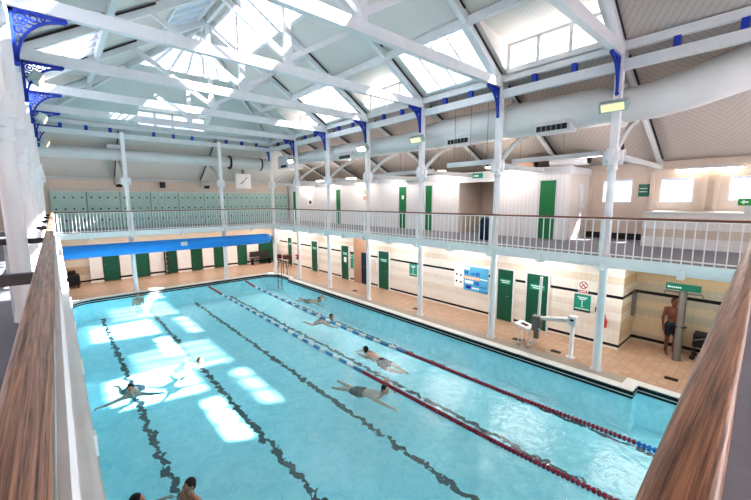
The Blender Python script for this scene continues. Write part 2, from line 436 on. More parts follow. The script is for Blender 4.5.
for x in (0.4, 2.05, 4.4, 6.755, 8.4): mb.box(x-0.06, x+0.06, SE['f']-0.09, SE['f']+0.3, 2.86, 3.1)
S('trim_3', mb, 'mint')

# ------------------------------------------------------------------ walls
def wall_with_holes_x(name, x, y0, y1, z0, z1, holes, mat, th=0.2):
    """wall at x (room side), holes = (ya, yb, za, zb)"""
    ys = sorted({y0, y1, *[h[0] for h in holes], *[h[1] for h in holes]}); zs = sorted({z0, z1, *[h[2] for h in holes], *[h[3] for h in holes]})
    mb = MB()
    for a, b in zip(ys, ys[1:]):
        for c, d in zip(zs, zs[1:]):
            if any(h[0] <= a and b <= h[1] and h[2] <= c and d <= h[3] for h in holes): continue
            mb.quad((x, a, c), (x, b, c), (x, b, d), (x, a, d))
    for h in holes:
        for (p, q) in (((h[0], h[2]), (h[1], h[2])), ((h[1], h[2]), (h[1], h[3])), ((h[1], h[3]), (h[0], h[3])), ((h[0], h[3]), (h[0], h[2]))):
            mb.quad((x, *p), (x, *q), (x+th, *q), (x+th, *p))
    return S(name, mb, mat)
mb = MB(); mb.box(12.0, 13.2, 14.7, 38.2, 0, 2.95); S('wall_right', mb, 'tileY')
mb = MB(); mb.quad((13.4, YN, 0), (13.4, 14.7, 0), (13.4, 14.7, 2.95), (13.4, YN, 2.95)); S('wall_recess', mb, 'tileRec')
mb = MB(); mb.box(12.02, 13.4, 14.69, 14.72, 0, 2.95); S('wall_recess_side', mb, 'tileRecX')
wins = [(13.76, 14.69, 4.55, 5.41), (15.5, 16.5, 4.55, 5.43), (12.0, 12.93, 4.6, 5.4), (10.2, 11.1, 4.6, 5.4)]
wall_with_holes_x('wall_right_upper', 15.4, YN, 38.2, 3.18, 6.05, wins, 'beige', 0.15)
for i, h in enumerate(wins):
    t = thing('window_%d' % (i+1), 'frosted gallery window in the upper wall, %s along from the end door' % ORD[i], 'window', (15.45, (h[0]+h[1])/2, h[2]), kind='structure')
    mb = MB()
    for a in (h[0], h[1]-0.04): mb.box(15.4, 15.46, a, a+0.04, h[2], h[3])
    for a in (h[2], h[3]-0.04): mb.box(15.4, 15.46, h[0]+0.04, h[1]-0.04, a, a+0.04)
    mb.build('window_frame', 'white', t)
    mb = MB()
    for k in range(1, 5): yy = h[0]+(h[1]-h[0])*k/5; mb.box(15.44, 15.46, yy-0.006, yy+0.006, h[2]+0.04, h[3]-0.04)
    for k in range(1, 5): zz = h[2]+(h[3]-h[2])*k/5; mb.box(15.44, 15.455, h[0]+0.04, h[1]-0.04, zz-0.006, zz+0.006)
    mb.build('glazing_bars', 'white_dull', t)
    mb = MB(); mb.box(15.47, 15.48, h[0], h[1], h[2], h[3]); mb.build('pane', 'glass_frost', t)
# pilasters and sill of the upper wall
mb = MB()
for y in (14.9, 16.9, 13.2, 13.5, 11.6): mb.box(15.28, 15.42, y-0.06, y+0.06, 4.22, 5.9)
mb.box(15.3, 15.4, YN, 17, 5.75, 5.92)
S('trim_4', mb, 'beige')
# low ledge over the shower recess
mb = MB(); mb.box(13.4, 15.4, YN, 14.68, 3.18, 4.22); S('wall_ledge', mb, 'tileUp')
mb = MB(); mb.box(13.36, 15.4, YN, 14.72, 4.22, 4.27); S('trim_5', mb, 'white_dull')
mb = MB(); mb.box(15.3, 15.4, 14.72, 17.0, 3.18, 3.4); S('baseboard_right', mb, 'gap')
# cubicle blocks on the gallery
XB = 13.3
def cub_wall(name, y0, y1, doors):
    mb = MB(); ys = [y0]
    for a, b in doors: ys += [a, b]
    ys.append(y1)
    for a, b in zip(ys[0::2], ys[1::2]): mb.box(XB, XB+0.1, a, b, 3.18, 5.62)
    for a, b in doors: mb.box(XB, XB+0.1, a, b, 5.45, 5.62)
    S(name, mb, 'cub')
D1 = [(17.35, 18.06)]; D2 = [(23.3, 23.84), (25.05, 25.72), (31.0, 31.6), (36.4, 37.4)]
cub_wall('wall_cubicles', 16.95, 19.75, D1); cub_wall('wall_cubicles_long', 21.75, 38.15, D2)
mb = MB(); mb.box(XB+0.1, 15.4, 16.95, 17.05, 3.18, 4.3); mb.box(XB+0.1, 14.3, 16.95, 17.05, 4.3, 5.3); mb.box(14.9, 15.4, 16.95, 17.05, 4.3, 5.3); mb.box(XB+0.1, 15.4, 16.95, 17.05, 5.3, 5.62)
S('wall_cubicle_side', mb, 'cubx')
mb = MB(); mb.box(XB+0.1, 15.4, 19.65, 19.75, 3.18, 5.62); mb.box(XB+0.1, 15.4, 21.75, 21.85, 3.18, 5.62); mb.box(15.2, 15.38, 19.75, 21.75, 3.18, 5.62); S('wall_alcove', mb, 'beige')
mb = MB(); mb.box(XB-0.02, XB+0.12, 19.75, 21.75, 5.46, 5.66)
mb.box(XB-0.05, XB+0.15, 16.9, 38.15, 5.62, 5.88); mb.box(XB-0.09, XB+0.1, 16.88, 38.15, 5.84, 5.9); mb.box(XB+0.15, 15.4, 16.9, 17.1, 5.62, 5.88)
S('trim_6', mb, 'white')
mb = MB(); mb.quad((XB, 16.95, 5.86), (15.4, 16.95, 5.86), (15.4, 38.15, 5.86), (XB, 38.15, 5.86)); S('ceiling_cubicles', mb, 'white_dull')
w = thing('window_6', 'small upright window in the cubicle end wall', 'window', (14.6, 17.0, 4.3), kind='structure')
mb = MB(); mb.box(14.3, 14.36, 16.93, 17.0, 4.3, 5.3); mb.box(14.84, 14.9, 16.93, 17.0, 4.3, 5.3); mb.box(14.36, 14.84, 16.93, 17.0, 5.24, 5.3); mb.box(14.36, 14.84, 16.93, 17.0, 4.3, 4.36); mb.build('window_frame', 'white', w)
mb = MB(); mb.box(14.36, 14.84, 16.98, 16.99, 4.36, 5.24); mb.build('pane', paint('bright_pane', '#f4f6f8', 0.2), w)

# far wall and side walls
mb = MB(); mb.quad((-5.33, 38.2, 0), (12, 38.2, 0), (12, 38.2, 2.95), (-5.33, 38.2, 2.95)); S('wall_far', mb, 'tileFar')
mb = MB(); mb.quad((-5.33, 38.25, 3.18), (15.4, 38.25, 3.18), (15.4, 38.25, 6.1), (-5.33, 38.25, 6.1)); S('wall_far_upper', mb, 'beige')
mb = MB(); mb.box(-5.3, 13.2, 38.0, 38.22, 5.95, 6.08); mb.box(-5.3, 13.2, 38.14, 38.22, 5.4, 5.46); S('trim_7', mb, 'white_dull')
lw = [(YN+0.8+3.2*k, YN+0.8+3.2*k+1.9, 4.2, 5.4) for k in range(3, 9)]
wall_with_holes_x('wall_left', -5.33, YN, 38.2, 3.18, 6.4, lw, 'beige', -0.15)
mb = MB(); mb.quad((-5.33, YN, 0), (-5.33, 38.2, 0), (-5.33, 38.2, 2.95), (-5.33, YN, 2.95)); S('wall_left_lower', mb, 'tileY')

mb = MB(); mb.quad((-5.33, YN, 5.2), (15.5, YN, 5.2), (15.5, YN, 12.2), (-5.33, YN, 12.2)); mb.quad((-5.33, YN, 0), (15.5, YN, 0), (15.5, YN, 2.95), (-5.33, YN, 2.95))  # unseen end wall, added with its top closed to darken the near roof
for x in (-5.33, -1.5, 2.5, 6.5, 10.5, 15.1): mb.box(x, x+0.4, YN-0.1, YN, 2.95, 5.2)
S('wall_near', mb, 'beige')
# ------------------------------------------------------------------ roof
def zr(x): return ZR+SL*(XR-x) if x >= XM else ZR+SL*(x-XL)
def yh(x): return YF-((XR-x) if x >= XM else (x-XL))
YSEG = [(15.4, 20.9), (22.7, 28.1)]                         # ridge glazing
SKY_R = [(18.15, 20.75), (24.65, 27.35)]; DOR_R = [(14.95, 17.7), (21.4, 24.1), (27.85, 30.1)]
SKY_L = [(18.15, 20.75), (24.65, 27.35)]; DOR_L = [(21.4, 24.1), (27.85, 30.6)]
def mirror(x): return 2*XM-x
def slope(side, name):
    fx = (lambda x: x) if side == 'r' else mirror
    sky, dor = (SKY_R, DOR_R) if side == 'r' else (SKY_L, DOR_L)
    strips = [(10.0, 9.85, dor), (9.85, 8.1, sorted(sky+dor)), (8.1, 6.1, []), (6.1, 4.75, YSEG), (4.75, 4.4, [])]
    mb = MB(); md = MB()
    for xa, xb, holes in strips:
        a, b = fx(xa), fx(xb)
        ys = [YN, 14.6]
        for h in holes: ys += list(h)
        ys = sorted(set(ys))
        for y0, y1 in zip(ys, ys[1:]):
            if (y0, y1) in holes: continue
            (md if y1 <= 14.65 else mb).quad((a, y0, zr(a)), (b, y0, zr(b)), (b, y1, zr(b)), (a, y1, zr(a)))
        y0 = ys[-1]; mb.quad((a, y0, zr(a)), (b, y0, zr(b)), (b, yh(b), zr(b)), (a, yh(a), zr(a)))
    # dormer ceilings and cheeks
    for y0, y1 in dor:
        a, b = fx(8.1), fx(10.0); zt, zh = zr(8.1 if side == 'r' else a), 9.33
        mb.quad((a, y0, zr(a)), (a, y1, zr(a)), (b, y1, zh), (b, y0, zh))
        for y in (y0, y1): mb.quad((a, y, zr(a)), (b, y, zh), (b, y, ZR))
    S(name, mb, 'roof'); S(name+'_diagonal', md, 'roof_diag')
slope('r', 'ceiling_right'); slope('l', 'ceiling_left')
# hipped end with a dormer
hx0, hx1 = 2.7, 6.1
mb = MB(); yd = YF-1.9; zd = ZR+SL*1.9
mb.quad((XL, YF, ZR), (hx0, YF, ZR), (hx0, yd, zd), (XL+1.9, yd, zd)); mb.quad((hx1, YF, ZR), (XR, YF, ZR), (XR-1.9, yd, zd), (hx1, yd, zd))
def hipw(o): return (XM-(5.6-o), XM+(5.6-o), YF-o, ZR+SL*o)
a0, b0, y0_, z0_ = hipw(3.4); a1, b1, y1_, z1_ = hipw(5.2)
mb.quad((XL+1.9, yd, zd), (XR-1.9, yd, zd), (b0, y0_, z0_), (a0, y0_, z0_)); mb.add([(a1, y1_, z1_), (b1, y1_, z1_), (XM, YF-5.6, ZR+SL*5.6)], [(0, 1, 2)])
HIPG = [(a0, y0_, z0_), (b0, y0_, z0_), (b1, y1_, z1_), (a1, y1_, z1_)]
mb.quad((hx0, yd, zd), (hx1, yd, zd), (hx1, YF, 9.33), (hx0, YF, 9.33))
for x in (hx0, hx1): mb.quad((x, yd, zd), (x, YF, 9.33), (x, YF, ZR))
S('ceiling_far', mb, 'roof_end')
# lean-to roofs round the hall
ZE = 5.95
mb = MB(); md = MB(); m2 = MB()
zl = lambda x: ZR-(ZR-ZE)*(x-10)/5.5
mb.quad((10, 14.6, ZR), (15.5, 14.6, ZE), (15.5, 38.25, ZE), (10, YF, ZR))
md.quad((10, YN, ZR), (15.5, YN, ZE), (15.5, 13.0, ZE), (10, 13.0, ZR)); m2.quad((10, 13.0, ZR), (15.5, 13.0, ZE), (15.5, 14.6, ZE), (10, 14.6, ZR))
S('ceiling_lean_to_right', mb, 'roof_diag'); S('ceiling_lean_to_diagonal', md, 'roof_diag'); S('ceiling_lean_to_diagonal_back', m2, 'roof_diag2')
mb = MB(); mb.quad((XR, YF, ZR), (15.5, 38.25, ZE), (-5.35, 38.25, ZE), (XL, YF, ZR)); S('ceiling_lean_to_far', mb, 'roof_end')
mb = MB(); mb.quad((XL, YN, ZR), (-5.35, YN, ZE), (-5.35, 38.25, ZE), (XL, YF, ZR)); S('ceiling_lean_to_left', mb, 'roof')

# glazing
def sky_window(idx, label, corners, nb, glass, frame='white', axis='slope'):
    """corners: low0, low1, high1, high0; nb panes between bars running low to high"""
    a, b, c, d = [Vector(p) for p in corners]
    n = (b-a).cross(d-a).normalized()
    if n.z < 0: n = -n
    t = thing('window_%d' % idx, label, 'window', tuple(a), kind='structure')
    mb = MB(); wd = 0.09
    for p, q in ((a, b), (b, c), (c, d), (d, a)): mb.bar(p, q, wd, 0.16, n)
    mb.build('window_frame', frame, t)
    mb = MB()
    for k in range(1, nb): mb.bar(a.lerp(b, k/nb), d.lerp(c, k/nb), 0.06, 0.1, n)
    mb.build('glazing_bars', frame, t)
    mb = MB(); mb.quad(a+n*0.05, b+n*0.05, c+n*0.05, d+n*0.05); mb.build('pane', glass, t)
    return t
wi = 10
for y0, y1 in SKY_R:
    sky_window(wi, 'sloping roof skylight above the %s' % ('poster bay' if y0 < 20 else 'bay with the second air outlet'), [(9.85, y0, zr(9.85)), (9.85, y1, zr(9.85)), (8.1, y1, zr(8.1)), (8.1, y0, zr(8.1))], 4, 'glass'); wi += 1
for y0, y1 in SKY_L:
    a, b = mirror(9.85), mirror(8.1)
    sky_window(wi, 'skylight in the roof slope opposite the cubicles', [(a, y0, zr(a)), (a, y1, zr(a)), (b, y1, zr(b)), (b, y0, zr(b))], 4, 'glass'); wi += 1
for y0, y1 in YSEG:
    sky_window(wi, 'ridge glazing on the cubicle side', [(6.1, y0, zr(6.1)), (6.1, y1, zr(6.1)), (4.75, y1, zr(4.75)), (4.75, y0, zr(4.75))], 8, 'glass'); wi += 1
    a, b = mirror(6.1), mirror(4.75)
    sky_window(wi, 'frosted ridge glazing on the bare side', [(a, y0, zr(a)), (a, y1, zr(a)), (b, y1, zr(b)), (b, y0, zr(b))], 8, 'frost'); wi += 1
sky_window(wi, 'glazed upper triangle of the hipped roof end', HIPG, 6, 'glass'); wi += 1
def dormer(idx, x, y0, y1, label, n=3):
    t = thing('window_%d' % idx, label, 'window', (x, (y0+y1)/2, 8.55), kind='structure'); mb = MB()
    mb.box(x-0.06, x+0.04, y0, y1, 8.45, 8.64); mb.box(x-0.06, x+0.04, y0, y1, 9.26, 9.36)
    for k in range(n+1):
        yy = y0+(y1-y0-0.1)*k/n; mb.box(x-0.05, x+0.04, yy, yy+0.1, 8.64, 9.26)
    mb.build('window_frame', 'white', t)
    mb = MB(); mb.quad((x, y0+0.1, 8.64), (x, y1-0.1, 8.64), (x, y1-0.1, 9.26), (x, y0+0.1, 9.26)); mb.build('pane', 'glass_dormer', t)
for y0, y1 in DOR_R: dormer(wi, 10.0, y0, y1, 'row of dormer panes above the eaves beam'); wi += 1
for y0, y1 in DOR_L: dormer(wi, XL, y0, y1, 'row of dormer panes above the opposite eaves beam'); wi += 1
t = thing('window_%d' % wi, 'dormer panes in the hipped end of the roof', 'window', (XM, YF, 8.5), kind='structure'); mb = MB()
mb.box(hx0, hx1, YF-0.06, YF+0.04, 8.45, 8.62); mb.box(hx0, hx1, YF-0.06, YF+0.04, 9.26, 9.36)
for k in range(5): xx = hx0+(hx1-hx0-0.1)*k/4; mb.box(xx, xx+0.1, YF-0.05, YF+0.04, 8.62, 9.26)
mb.build('window_frame', 'white', t); mb = MB(); mb.quad((hx0+0.1, YF, 8.62), (hx1-0.1, YF, 8.62), (hx1-0.1, YF, 9.26), (hx0+0.1, YF, 9.26)); mb.build('pane', 'glass_dormer', t)

# ------------------------------------------------------------------ roof timbers
for i in range(-1, 6):
    y = Y(i)
    name = ['just behind the hip', 'over the lamp on the end column']
    lab = {-1: 'white roof truss overhead at the shower end', 0: 'white roof truss nearest the shower recess, landing by the dormer row'}.get(i, 'white timber roof truss, %s along from the shower recess' % ORD[i])
    lab = lab.replace('nearest', 'beside')
    t = thing('roof_truss', lab, 'roof truss', (XM, y, 8.15), 'white trusses spanning the pool')
    mb = MB(); mb.box(XL, XR, y-0.08, y+0.08, 8.14, 8.4); mb.build('tie_beam', 'white', t)
    top = ZR+SL*5.6 if i < 5 else ZR+SL*(YF-y)
    mb = MB(); mb.box(XM-0.08, XM+0.08, y-0.07, y+0.07, 8.4, top-0.12)
    mb.prism([(XM-0.08, 8.4), (XM+0.08, 8.4), (XM+0.12, 8.55), (XM+0.12, 8.8), (XM+0.08, 8.95), (XM-0.08, 8.95), (XM-0.12, 8.8), (XM-0.12, 8.55)], 'y', y-0.075, y+0.075)
    mb.build('king_post', 'white', t)
    xs = 2.6 if i < 5 else 1.4
    for s in (-1, 1):
        mb = MB(); mb.bar((XM+s*0.1, y, 8.62), (XM+s*xs, y, 8.62+0.6*(xs-0.1)), 0.11, 0.14); mb.build('strut', 'white', t)
        xe = XM if i < 5 else XM+s*(5.6-(YF-y))
        a = XR if s > 0 else XL
        mb = MB(); nrm = 0.16
        mb.bar((a, y, ZR-nrm), (xe, y, (zr(xe) if i < 5 else ZR+SL*(YF-y))-nrm), 0.15, 0.24); mb.build('rafter', 'white', t)
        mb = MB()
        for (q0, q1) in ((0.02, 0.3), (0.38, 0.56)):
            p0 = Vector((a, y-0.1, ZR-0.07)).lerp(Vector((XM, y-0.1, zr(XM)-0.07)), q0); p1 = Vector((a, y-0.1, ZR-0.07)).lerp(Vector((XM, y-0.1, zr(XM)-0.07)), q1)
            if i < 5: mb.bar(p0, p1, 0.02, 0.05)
        if i < 5: mb.build('dark_strip', 'gap', t)  # thin dark bars along one side of each rafter
for side, sx in (('over the cubicle side', 1), ('over the bare side', -1)):
    x = XM+sx*3.68
    t = thing('purlin', 'long white purlin halfway up the roof slope %s' % side, 'purlin', (x, 20, zr(x)-0.2))
    mb = MB(); mb.bar((x, YN, zr(x)-0.19), (x, YF-(XR-(XM+3.68))-0.3, zr(x)-0.19), 0.14, 0.2); mb.build('beam', 'white', t)
t = thing('ridge_beam', 'white ridge beam along the top of the roof', 'ridge beam', (XM, 18, 11.6)); mb = MB(); mb.box(XM-0.06, XM+0.06, YN, YF-5.6, 11.66, 11.9); mb.build('beam', 'white', t)
for s, nm in ((1, 'hip rafter running down to the corner column beside the cubicles'), (-1, 'hip rafter running down to the corner of the bare side')):
    t = thing('hip_rafter', 'white ' + nm, 'rafter', (XM, YF-5.6, 11.6)); mb = MB(); a = XR if s > 0 else XL
    mb.bar((XM, YF-5.6, ZR+SL*5.6-0.14), (a, YF, ZR-0.14), 0.13, 0.2); mb.build('beam', 'white', t)
    mb = MB(); mb.bar((XM+s*0.4, YF-5.1, ZR+SL*5.1-0.06), (a-s*0.1, YF-0.1+0.15, ZR-0.02), 0.05, 0.05); mb.build('dark_strip', 'gap', t)  # second bar: thin dark line along the hip rafter
# eaves beams with blue spacer blocks
def eaves(label, p0, p1, blocks, skip=None):
    p0, p1 = Vector(p0), Vector(p1)
    t = thing('eaves_beam', label, 'eaves beam', tuple(p0))
    z = Vector((0, 0, 1))
    mb = MB(); mb.bar(p0+z*7.94, p1+z*7.94, 0.14, 0.24); mb.build('lower_beam', 'white', t)
    mb = MB(); mb.bar(p0+z*8.38, p1+z*8.38, 0.12, 0.2); mb.build('upper_beam', 'white', t)
    for b in blocks:
        q = p0.lerp(p1, b); mb = MB(); mb.bar(q+z*8.05, q+z*8.29, 0.13, 0.13, (0, 1, 0)); mb.build('spacer_block', 'blue_iron', t)
LY = YF-YN
bl = [(Y(i)+3.231*k-YN)/LY for i in range(-2, 6) for k in (1/3, 2/3) if Y(i)+3.231*k > YN]
eaves('paired eaves beams with blue spacer blocks above the long duct', (XR, YN, 0), (XR, YF, 0), bl)
eaves('paired eaves beams with blue spacer blocks on the bare side opposite the duct', (XL, YN, 0), (XL, YF, 0), bl)
eaves('paired eaves beams with blue spacer blocks across the far end', (XL, YF, 0), (XR, YF, 0), [(k+0.0)/12 for k in range(1, 12) if k not in (4, 8)])

# ------------------------------------------------------------------ columns
def bracket_mb(dirv, cx, cy):
    """openwork spandrel: dirv = (dx, dy) direction in plan"""
    mb = MB(); dx, dy = dirv; L, H, th = (0.78, 0.95, 0.05) if dx > 0 else (0.62, 0.86, 0.05)
    z1 = 8.13
    def P3(u, z, w): return (cx+dx*u-dy*w, cy+dy*u+dx*w, z)
    def strip(pts, wid):
        for (u0, v0), (u1, v1) in zip(pts, pts[1:]):
            mb.bar(P3(u0, v0, 0), P3(u1, v1, 0), th, wid, (-dx*(v1-v0), -dy*(v1-v0), (u1-u0)) if abs(v1-v0)+abs(u1-u0) > 0 else (0, 0, 1))
    u0 = 0.09
    strip([(u0, z1-0.03), (u0+L, z1-0.03)], 0.06); strip([(u0+0.03, z1), (u0+0.03, z1-H)], 0.06)
    arcp = [(u0+L-(L-0.05)*math.sin(t), z1-H+0.02+(H-0.09)*math.cos(t)) for t in [PI/2*k/10 for k in range(11)]]
    strip(arcp, 0.045)
    for (cu, cz, r) in ((0.15, 0.15, 0.095), (0.33, 0.105, 0.055), (0.105, 0.34, 0.055), (0.46, 0.085, 0.03)):
        ring = [(u0+cu+r*math.cos(2*PI*k/12), z1-cz+r*math.sin(2*PI*k/12)) for k in range(13)]; strip(ring, 0.022)
        if r > 0.09:
            ring = [(u0+cu+r*0.5*math.cos(2*PI*k/8), z1-cz+r*0.5*math.sin(2*PI*k/8)) for k in range(9)]; strip(ring, 0.03)
    for (e, f) in (((u0+L, z1-0.03), 0.05), ((u0+0.03, z1-H), 0.05)):
        mb.ell(P3(e[0], e[1], 0), f, 8, 6)
    # filigree web
    for k in range(1, 6):
        a = arcp[k+2]; strip([(u0+0.06+0.09*(5-k)*0.4, z1-0.06-0.06*k), a], 0.018)
    return mb
col_proto = None
def make_column(label, x, y, bdir, group, upper_only=False):
    t = thing('gallery_column', label, 'column', (x, y, 0), group)
    if not upper_only:
        mb = MB(); mb.lathe([(0.15, 0), (0.15, 0.05), (0.115, 0.1), (0.108, 0.2), (0.1, 2.75), (0.125, 2.8), (0.125, 2.93)], (x, y, 0)); mb.build('lower_shaft', 'white_col', t)
    mb = MB(); mb.lathe([(0.13, 3.18), (0.12, 3.26), (0.1, 3.32), (0.09, 5.42)], (x, y, 0)); mb.build('upper_shaft', 'white_col', t)
    mb = MB(); mb.lathe([(0.09, 5.4), (0.13, 5.44), (0.11, 5.5), (0.13, 5.6), (0.17, 5.66)], (x, y, 0), 12); mb.box(x-0.16, x+0.16, y-0.16, y+0.16, 5.66, 5.84)
    for a, b in ((1, 0), (-1, 0), (0, 1), (0, -1)): mb.box(x+a*0.17-0.05, x+a*0.17+0.05, y+b*0.17-0.05, y+b*0.17+0.05, 5.55, 5.9)
    mb.box(x-0.12, x+0.12, y-0.12, y+0.12, 5.84, 5.96); mb.build('capital', 'white_col', t)
    mb = MB(); mb.box(x-0.085, x+0.085, y-0.085, y+0.085, 5.96, 8.14); mb.build('square_post', 'white_col', t)
    if bdir: bracket_mb(bdir, x, y).build('bracket', 'blue_iron', t)
    return t
RL = ['white column beside the shower recess, in front of the hoist wall',
      'white column standing just beside the pool-rules poster', 'white column just past the small teal notice on the deck wall', 'white column in front of the dark navy door',
      'white column with a green door either side, fifth from the shower recess', 'white column carrying a small red box low down', 'white corner column by the motor of the blue cover roll']
rc = [make_column(RL[i], XR, Y(i), (-1, 0), 'white columns along the cubicle side') for i in range(7)]
make_column('white column at the far end under the blue roll, with more poster-free wall beside it', 2.05, YF, None, 'white columns across the far end')['label'] = 'white column rising behind the blue roll close to the bare-side gallery'
make_column('white column rising behind the blue roll next to the hanging clock', 6.755, YF, None, 'white columns across the far end')
for i in range(1, 7):
    make_column('white column on the bare-side gallery, %s along the near handrail' % ORD[i-1], XL, Y(i), (1, 0), 'white columns on the bare-side gallery', True)

# outriggers from each column to the outer wall
def outrigger(label, x, y, d, L, zend):
    """d plan direction outward, L length, lean-to slope end height"""
    t = thing('gallery_outrigger', label, 'outrigger', (x, y, 5.7), 'outriggers behind the columns'); d = Vector((*d, 0)); p = Vector((x, y, 0)); z = Vector((0, 0, 1))
    mb = MB(); mb.bar(p+d*0.23+z*5.78, p+d*L+z*5.78, 0.1, 0.16); mb.build('tie', 'white_dull', t)
    def zz(u): return ZR-(ZR-zend)*u/L
    mb = MB(); mb.bar(p+d*0.1+z*(zz(0.1)-0.12), p+d*(L-0.1)+z*(zz(L-0.1)-0.12), 0.12, 0.2); mb.build('rafter', 'white_dull', t)
    q = d.cross(z)*(0.085 if abs(d.x) > 0 else -0.085)
    mb = MB(); mb.bar(p+d*0.35+q+z*(zz(0.35)-0.09), p+d*(L-0.4)+q+z*(zz(L-0.4)-0.09), 0.035, 0.06); mb.build('dark_strip', 'gap', t)  # thin dark bar along the side of the lean-to rafter
    pts = []
    for k in range(7):
        q_ = k/6; pts.append(p+d*(0.24+1.65*q_)+z*(5.95+0.95*q_+0.14*math.sin(PI*q_)))
    mb = MB()
    for a_, b_ in zip(pts, pts[1:]): mb.bar(a_, b_, 0.09, 0.13)
    mb.build('arch_brace', 'white_dull', t)
for i in range(7):
    outrigger('pale outrigger with arched brace behind the %s column from the shower recess' % ORD[i], XR, Y(i), (1, 0), (15.35 if i == 0 else 5.35) if i else 5.35, ZE)
for x, nm in ((2.05, 'bare-side gallery'), (6.755, 'hanging clock')):
    outrigger('pale outrigger with arched brace behind the far-end column near the %s' % nm, x, YF, (0, 1), 4.05, ZE)
# cable trays between capitals
for (x, y0, y1, z, nm) in ((10.12, 18.1, 20.0, 5.93, 'beside the alcove'), (12.2, 15.0, 18.6, 6.1, 'above the end cubicle'), (11.7, 22.0, 26.0, 5.96, 'above the twin green doors')):
    t = thing('cable_tray', 'long white cable tray hung %s' % nm, 'cable tray', (x, y0, z)); mb = MB()
    mb.box(x-0.05, x+0.05, y0, y1, z-0.08, z+0.08); mb.build('tray', 'white', t)
    mb = MB()
    for yy in (y0+0.3, (y0+y1)/2, y1-0.3): mb.tube([(x, yy, z+0.08), (x, yy, zl(x)-0.02)], 0.008, 6)
    mb.build('hanger', 'steel', t)

# ------------------------------------------------------------------ ducts
t = thing('air_duct', 'long round pale air duct running behind the column row', 'duct', (10.75, 20, 7.2))
path = [(10.75, 10.6, 8.15), (10.75, 11.6, 7.85), (10.75, 12.4, 7.53), (10.75, 13.4, 7.26), (10.75, 14.1, 7.14), (10.75, 14.75, 7.13), (10.75, 15.4, 7.2), (10.75, 17, 7.22), (10.75, 20.4, 7.22), (10.75, 21.2, 7.2), (10.75, 22.6, 7.12), (10.75, 25, 7.15), (10.75, 28.5, 7.22), (10.75, 32.4, 7.26)]
rad = [0.49, 0.49, 0.48, 0.46, 0.44, 0.43, 0.5, 0.525, 0.53, 0.5, 0.39, 0.4, 0.39, 0.32]
mb = MB(); mb.tube(path, rad, 28); mb.build('pipe', 'duct', t)
mb = MB()
for yy, z in ((14.75, 7.13), (17.9, 7.22), (21.2, 7.2), (24.4, 7.14), (27.6, 7.2)): mb.tube([(10.75, yy-0.03, z), (10.75, yy+0.03, z)], 0.545 if yy < 21 else 0.42, 28)
mb.build('joint_collar', 'duct', t)
for yy, z in ((16.38, 6.76), (19.65, 6.78), (26.4, 6.84)):
    mb = MB(); mb.prism([(10.2, z-0.13), (10.75, z-0.13), (10.75, z+0.25), (10.35, z+0.25), (10.2, z+0.05)], 'y', yy-0.5, yy+0.5); o = mb.build('air_outlet', 'white', t)
    mb = MB(); mb.box(10.185, 10.2, yy-0.43, yy+0.43, z-0.09, z+0.06); mb.build('grille', 'black', o)
    for k in range(1, 6): mb = MB(); mb.box(10.178, 10.187, yy-0.43+0.86*k/6-0.006, yy-0.43+0.86*k/6+0.006, z-0.09, z+0.06); mb.build('grille_bar', 'alu', o)
t = thing('air_duct', 'round pale air duct crossing above the locker gallery with black joints', 'duct', (4, 35.1, 7.1))
mb = MB(); mb.tube([(-2.7, 35.1, 7.12), (8.0, 35.1, 7.12), (8.3, 35.1, 7.1), (10.3, 35.1, 7.1)], [0.3, 0.3, 0.38, 0.38], 24); mb.build('pipe', 'duct', t)
for x in (7.7, 9.7): mb = MB(); mb.tube([(x-0.04, 35.1, 7.1), (x+0.04, 35.1, 7.1)], 0.41, 24); mb.build('joint_ring', 'black', t)
mb = MB(); mb.box(1.5, 2.1, 34.9, 35.3, 7.4, 7.62); mb.build('inspection_hatch', 'white', t)
t = thing('plenum_box', 'white square ventilation box between the two ducts in the corner', 'vent box', (10.9, 33.2, 6.8)); mb = MB(); mb.bbox(10.4, 11.5, 32.6, 33.9, 6.75, 7.55, 0.02); mb.build('casing', 'white', t)
mb = MB(); mb.box(10.38, 10.4, 32.8, 33.5, 6.8, 6.95); mb.build('grille', 'black', t)
for (x, y, z, l, nm) in ((13.9, 16.0, 6.0, 1.3, 'long pale'), (13.9, 17.6, 6.02, 0.7, 'short beige')):
    t = thing('ventilation_unit', '%s ventilation unit lying on the cubicle roof' % nm, 'ventilation unit', (x, y+1.1, 5.9)); mb = MB()
    mb.tube([(x-0.35, y+1.1-l/2, 6.1), (x-0.35, y+1.1+l/2, 6.1)], 0.2, 14); mb.build('casing', 'white' if l > 1 else 'brick_pier', t)
    mb = MB(); mb.tube([(x-0.35, y+1.1-l/2-0.04, 6.1), (x-0.35, y+1.1-l/2, 6.1)], 0.16, 14); mb.build('end_grille', 'black', t)

# ------------------------------------------------------------------ luminaires
def flood(label, x, y, z, dx, mat, col_x):
    t = thing('floodlight', label, 'floodlight', (x, y, z), 'floodlights on the columns')
    rot = Matrix.Translation(Vector((x, y, z))) @ Matrix.Rotation(0.5*dx, 4, 'Y')
    mb = MB(); mb.box(-0.1, 0.1, -0.3, 0.3, -0.12, 0.12, rot); mb.build('housing', 'alu', t)
    f = 0.11*dx
    mb = MB(); mb.box(min(f, f*0.9), max(f, f*0.9)+0.002, -0.25, 0.25, -0.09, 0.09, rot); mb.build('lens', mat, t)
    mb = MB(); mb.box(-0.09, -0.07, -0.33, -0.3, -0.1, 0.02, rot); mb.bar((x, y, z), (col_x, y, z+0.02), 0.05, 0.05); mb.build('yoke', 'alu', t)
flood('floodlight with yellow-green lens high on the column beside the shower recess', 9.72, Y(0), 6.95, -1, 'lamp_lens', 9.91)
flood('floodlight with dull lens on the third column from the shower recess', 9.72, Y(2), 6.97, -1, 'lamp_lens', 9.91)
flood('lit floodlight on the fourth column from the shower recess', 9.72, Y(3), 6.99, -1, 'lamp_on', 9.91)
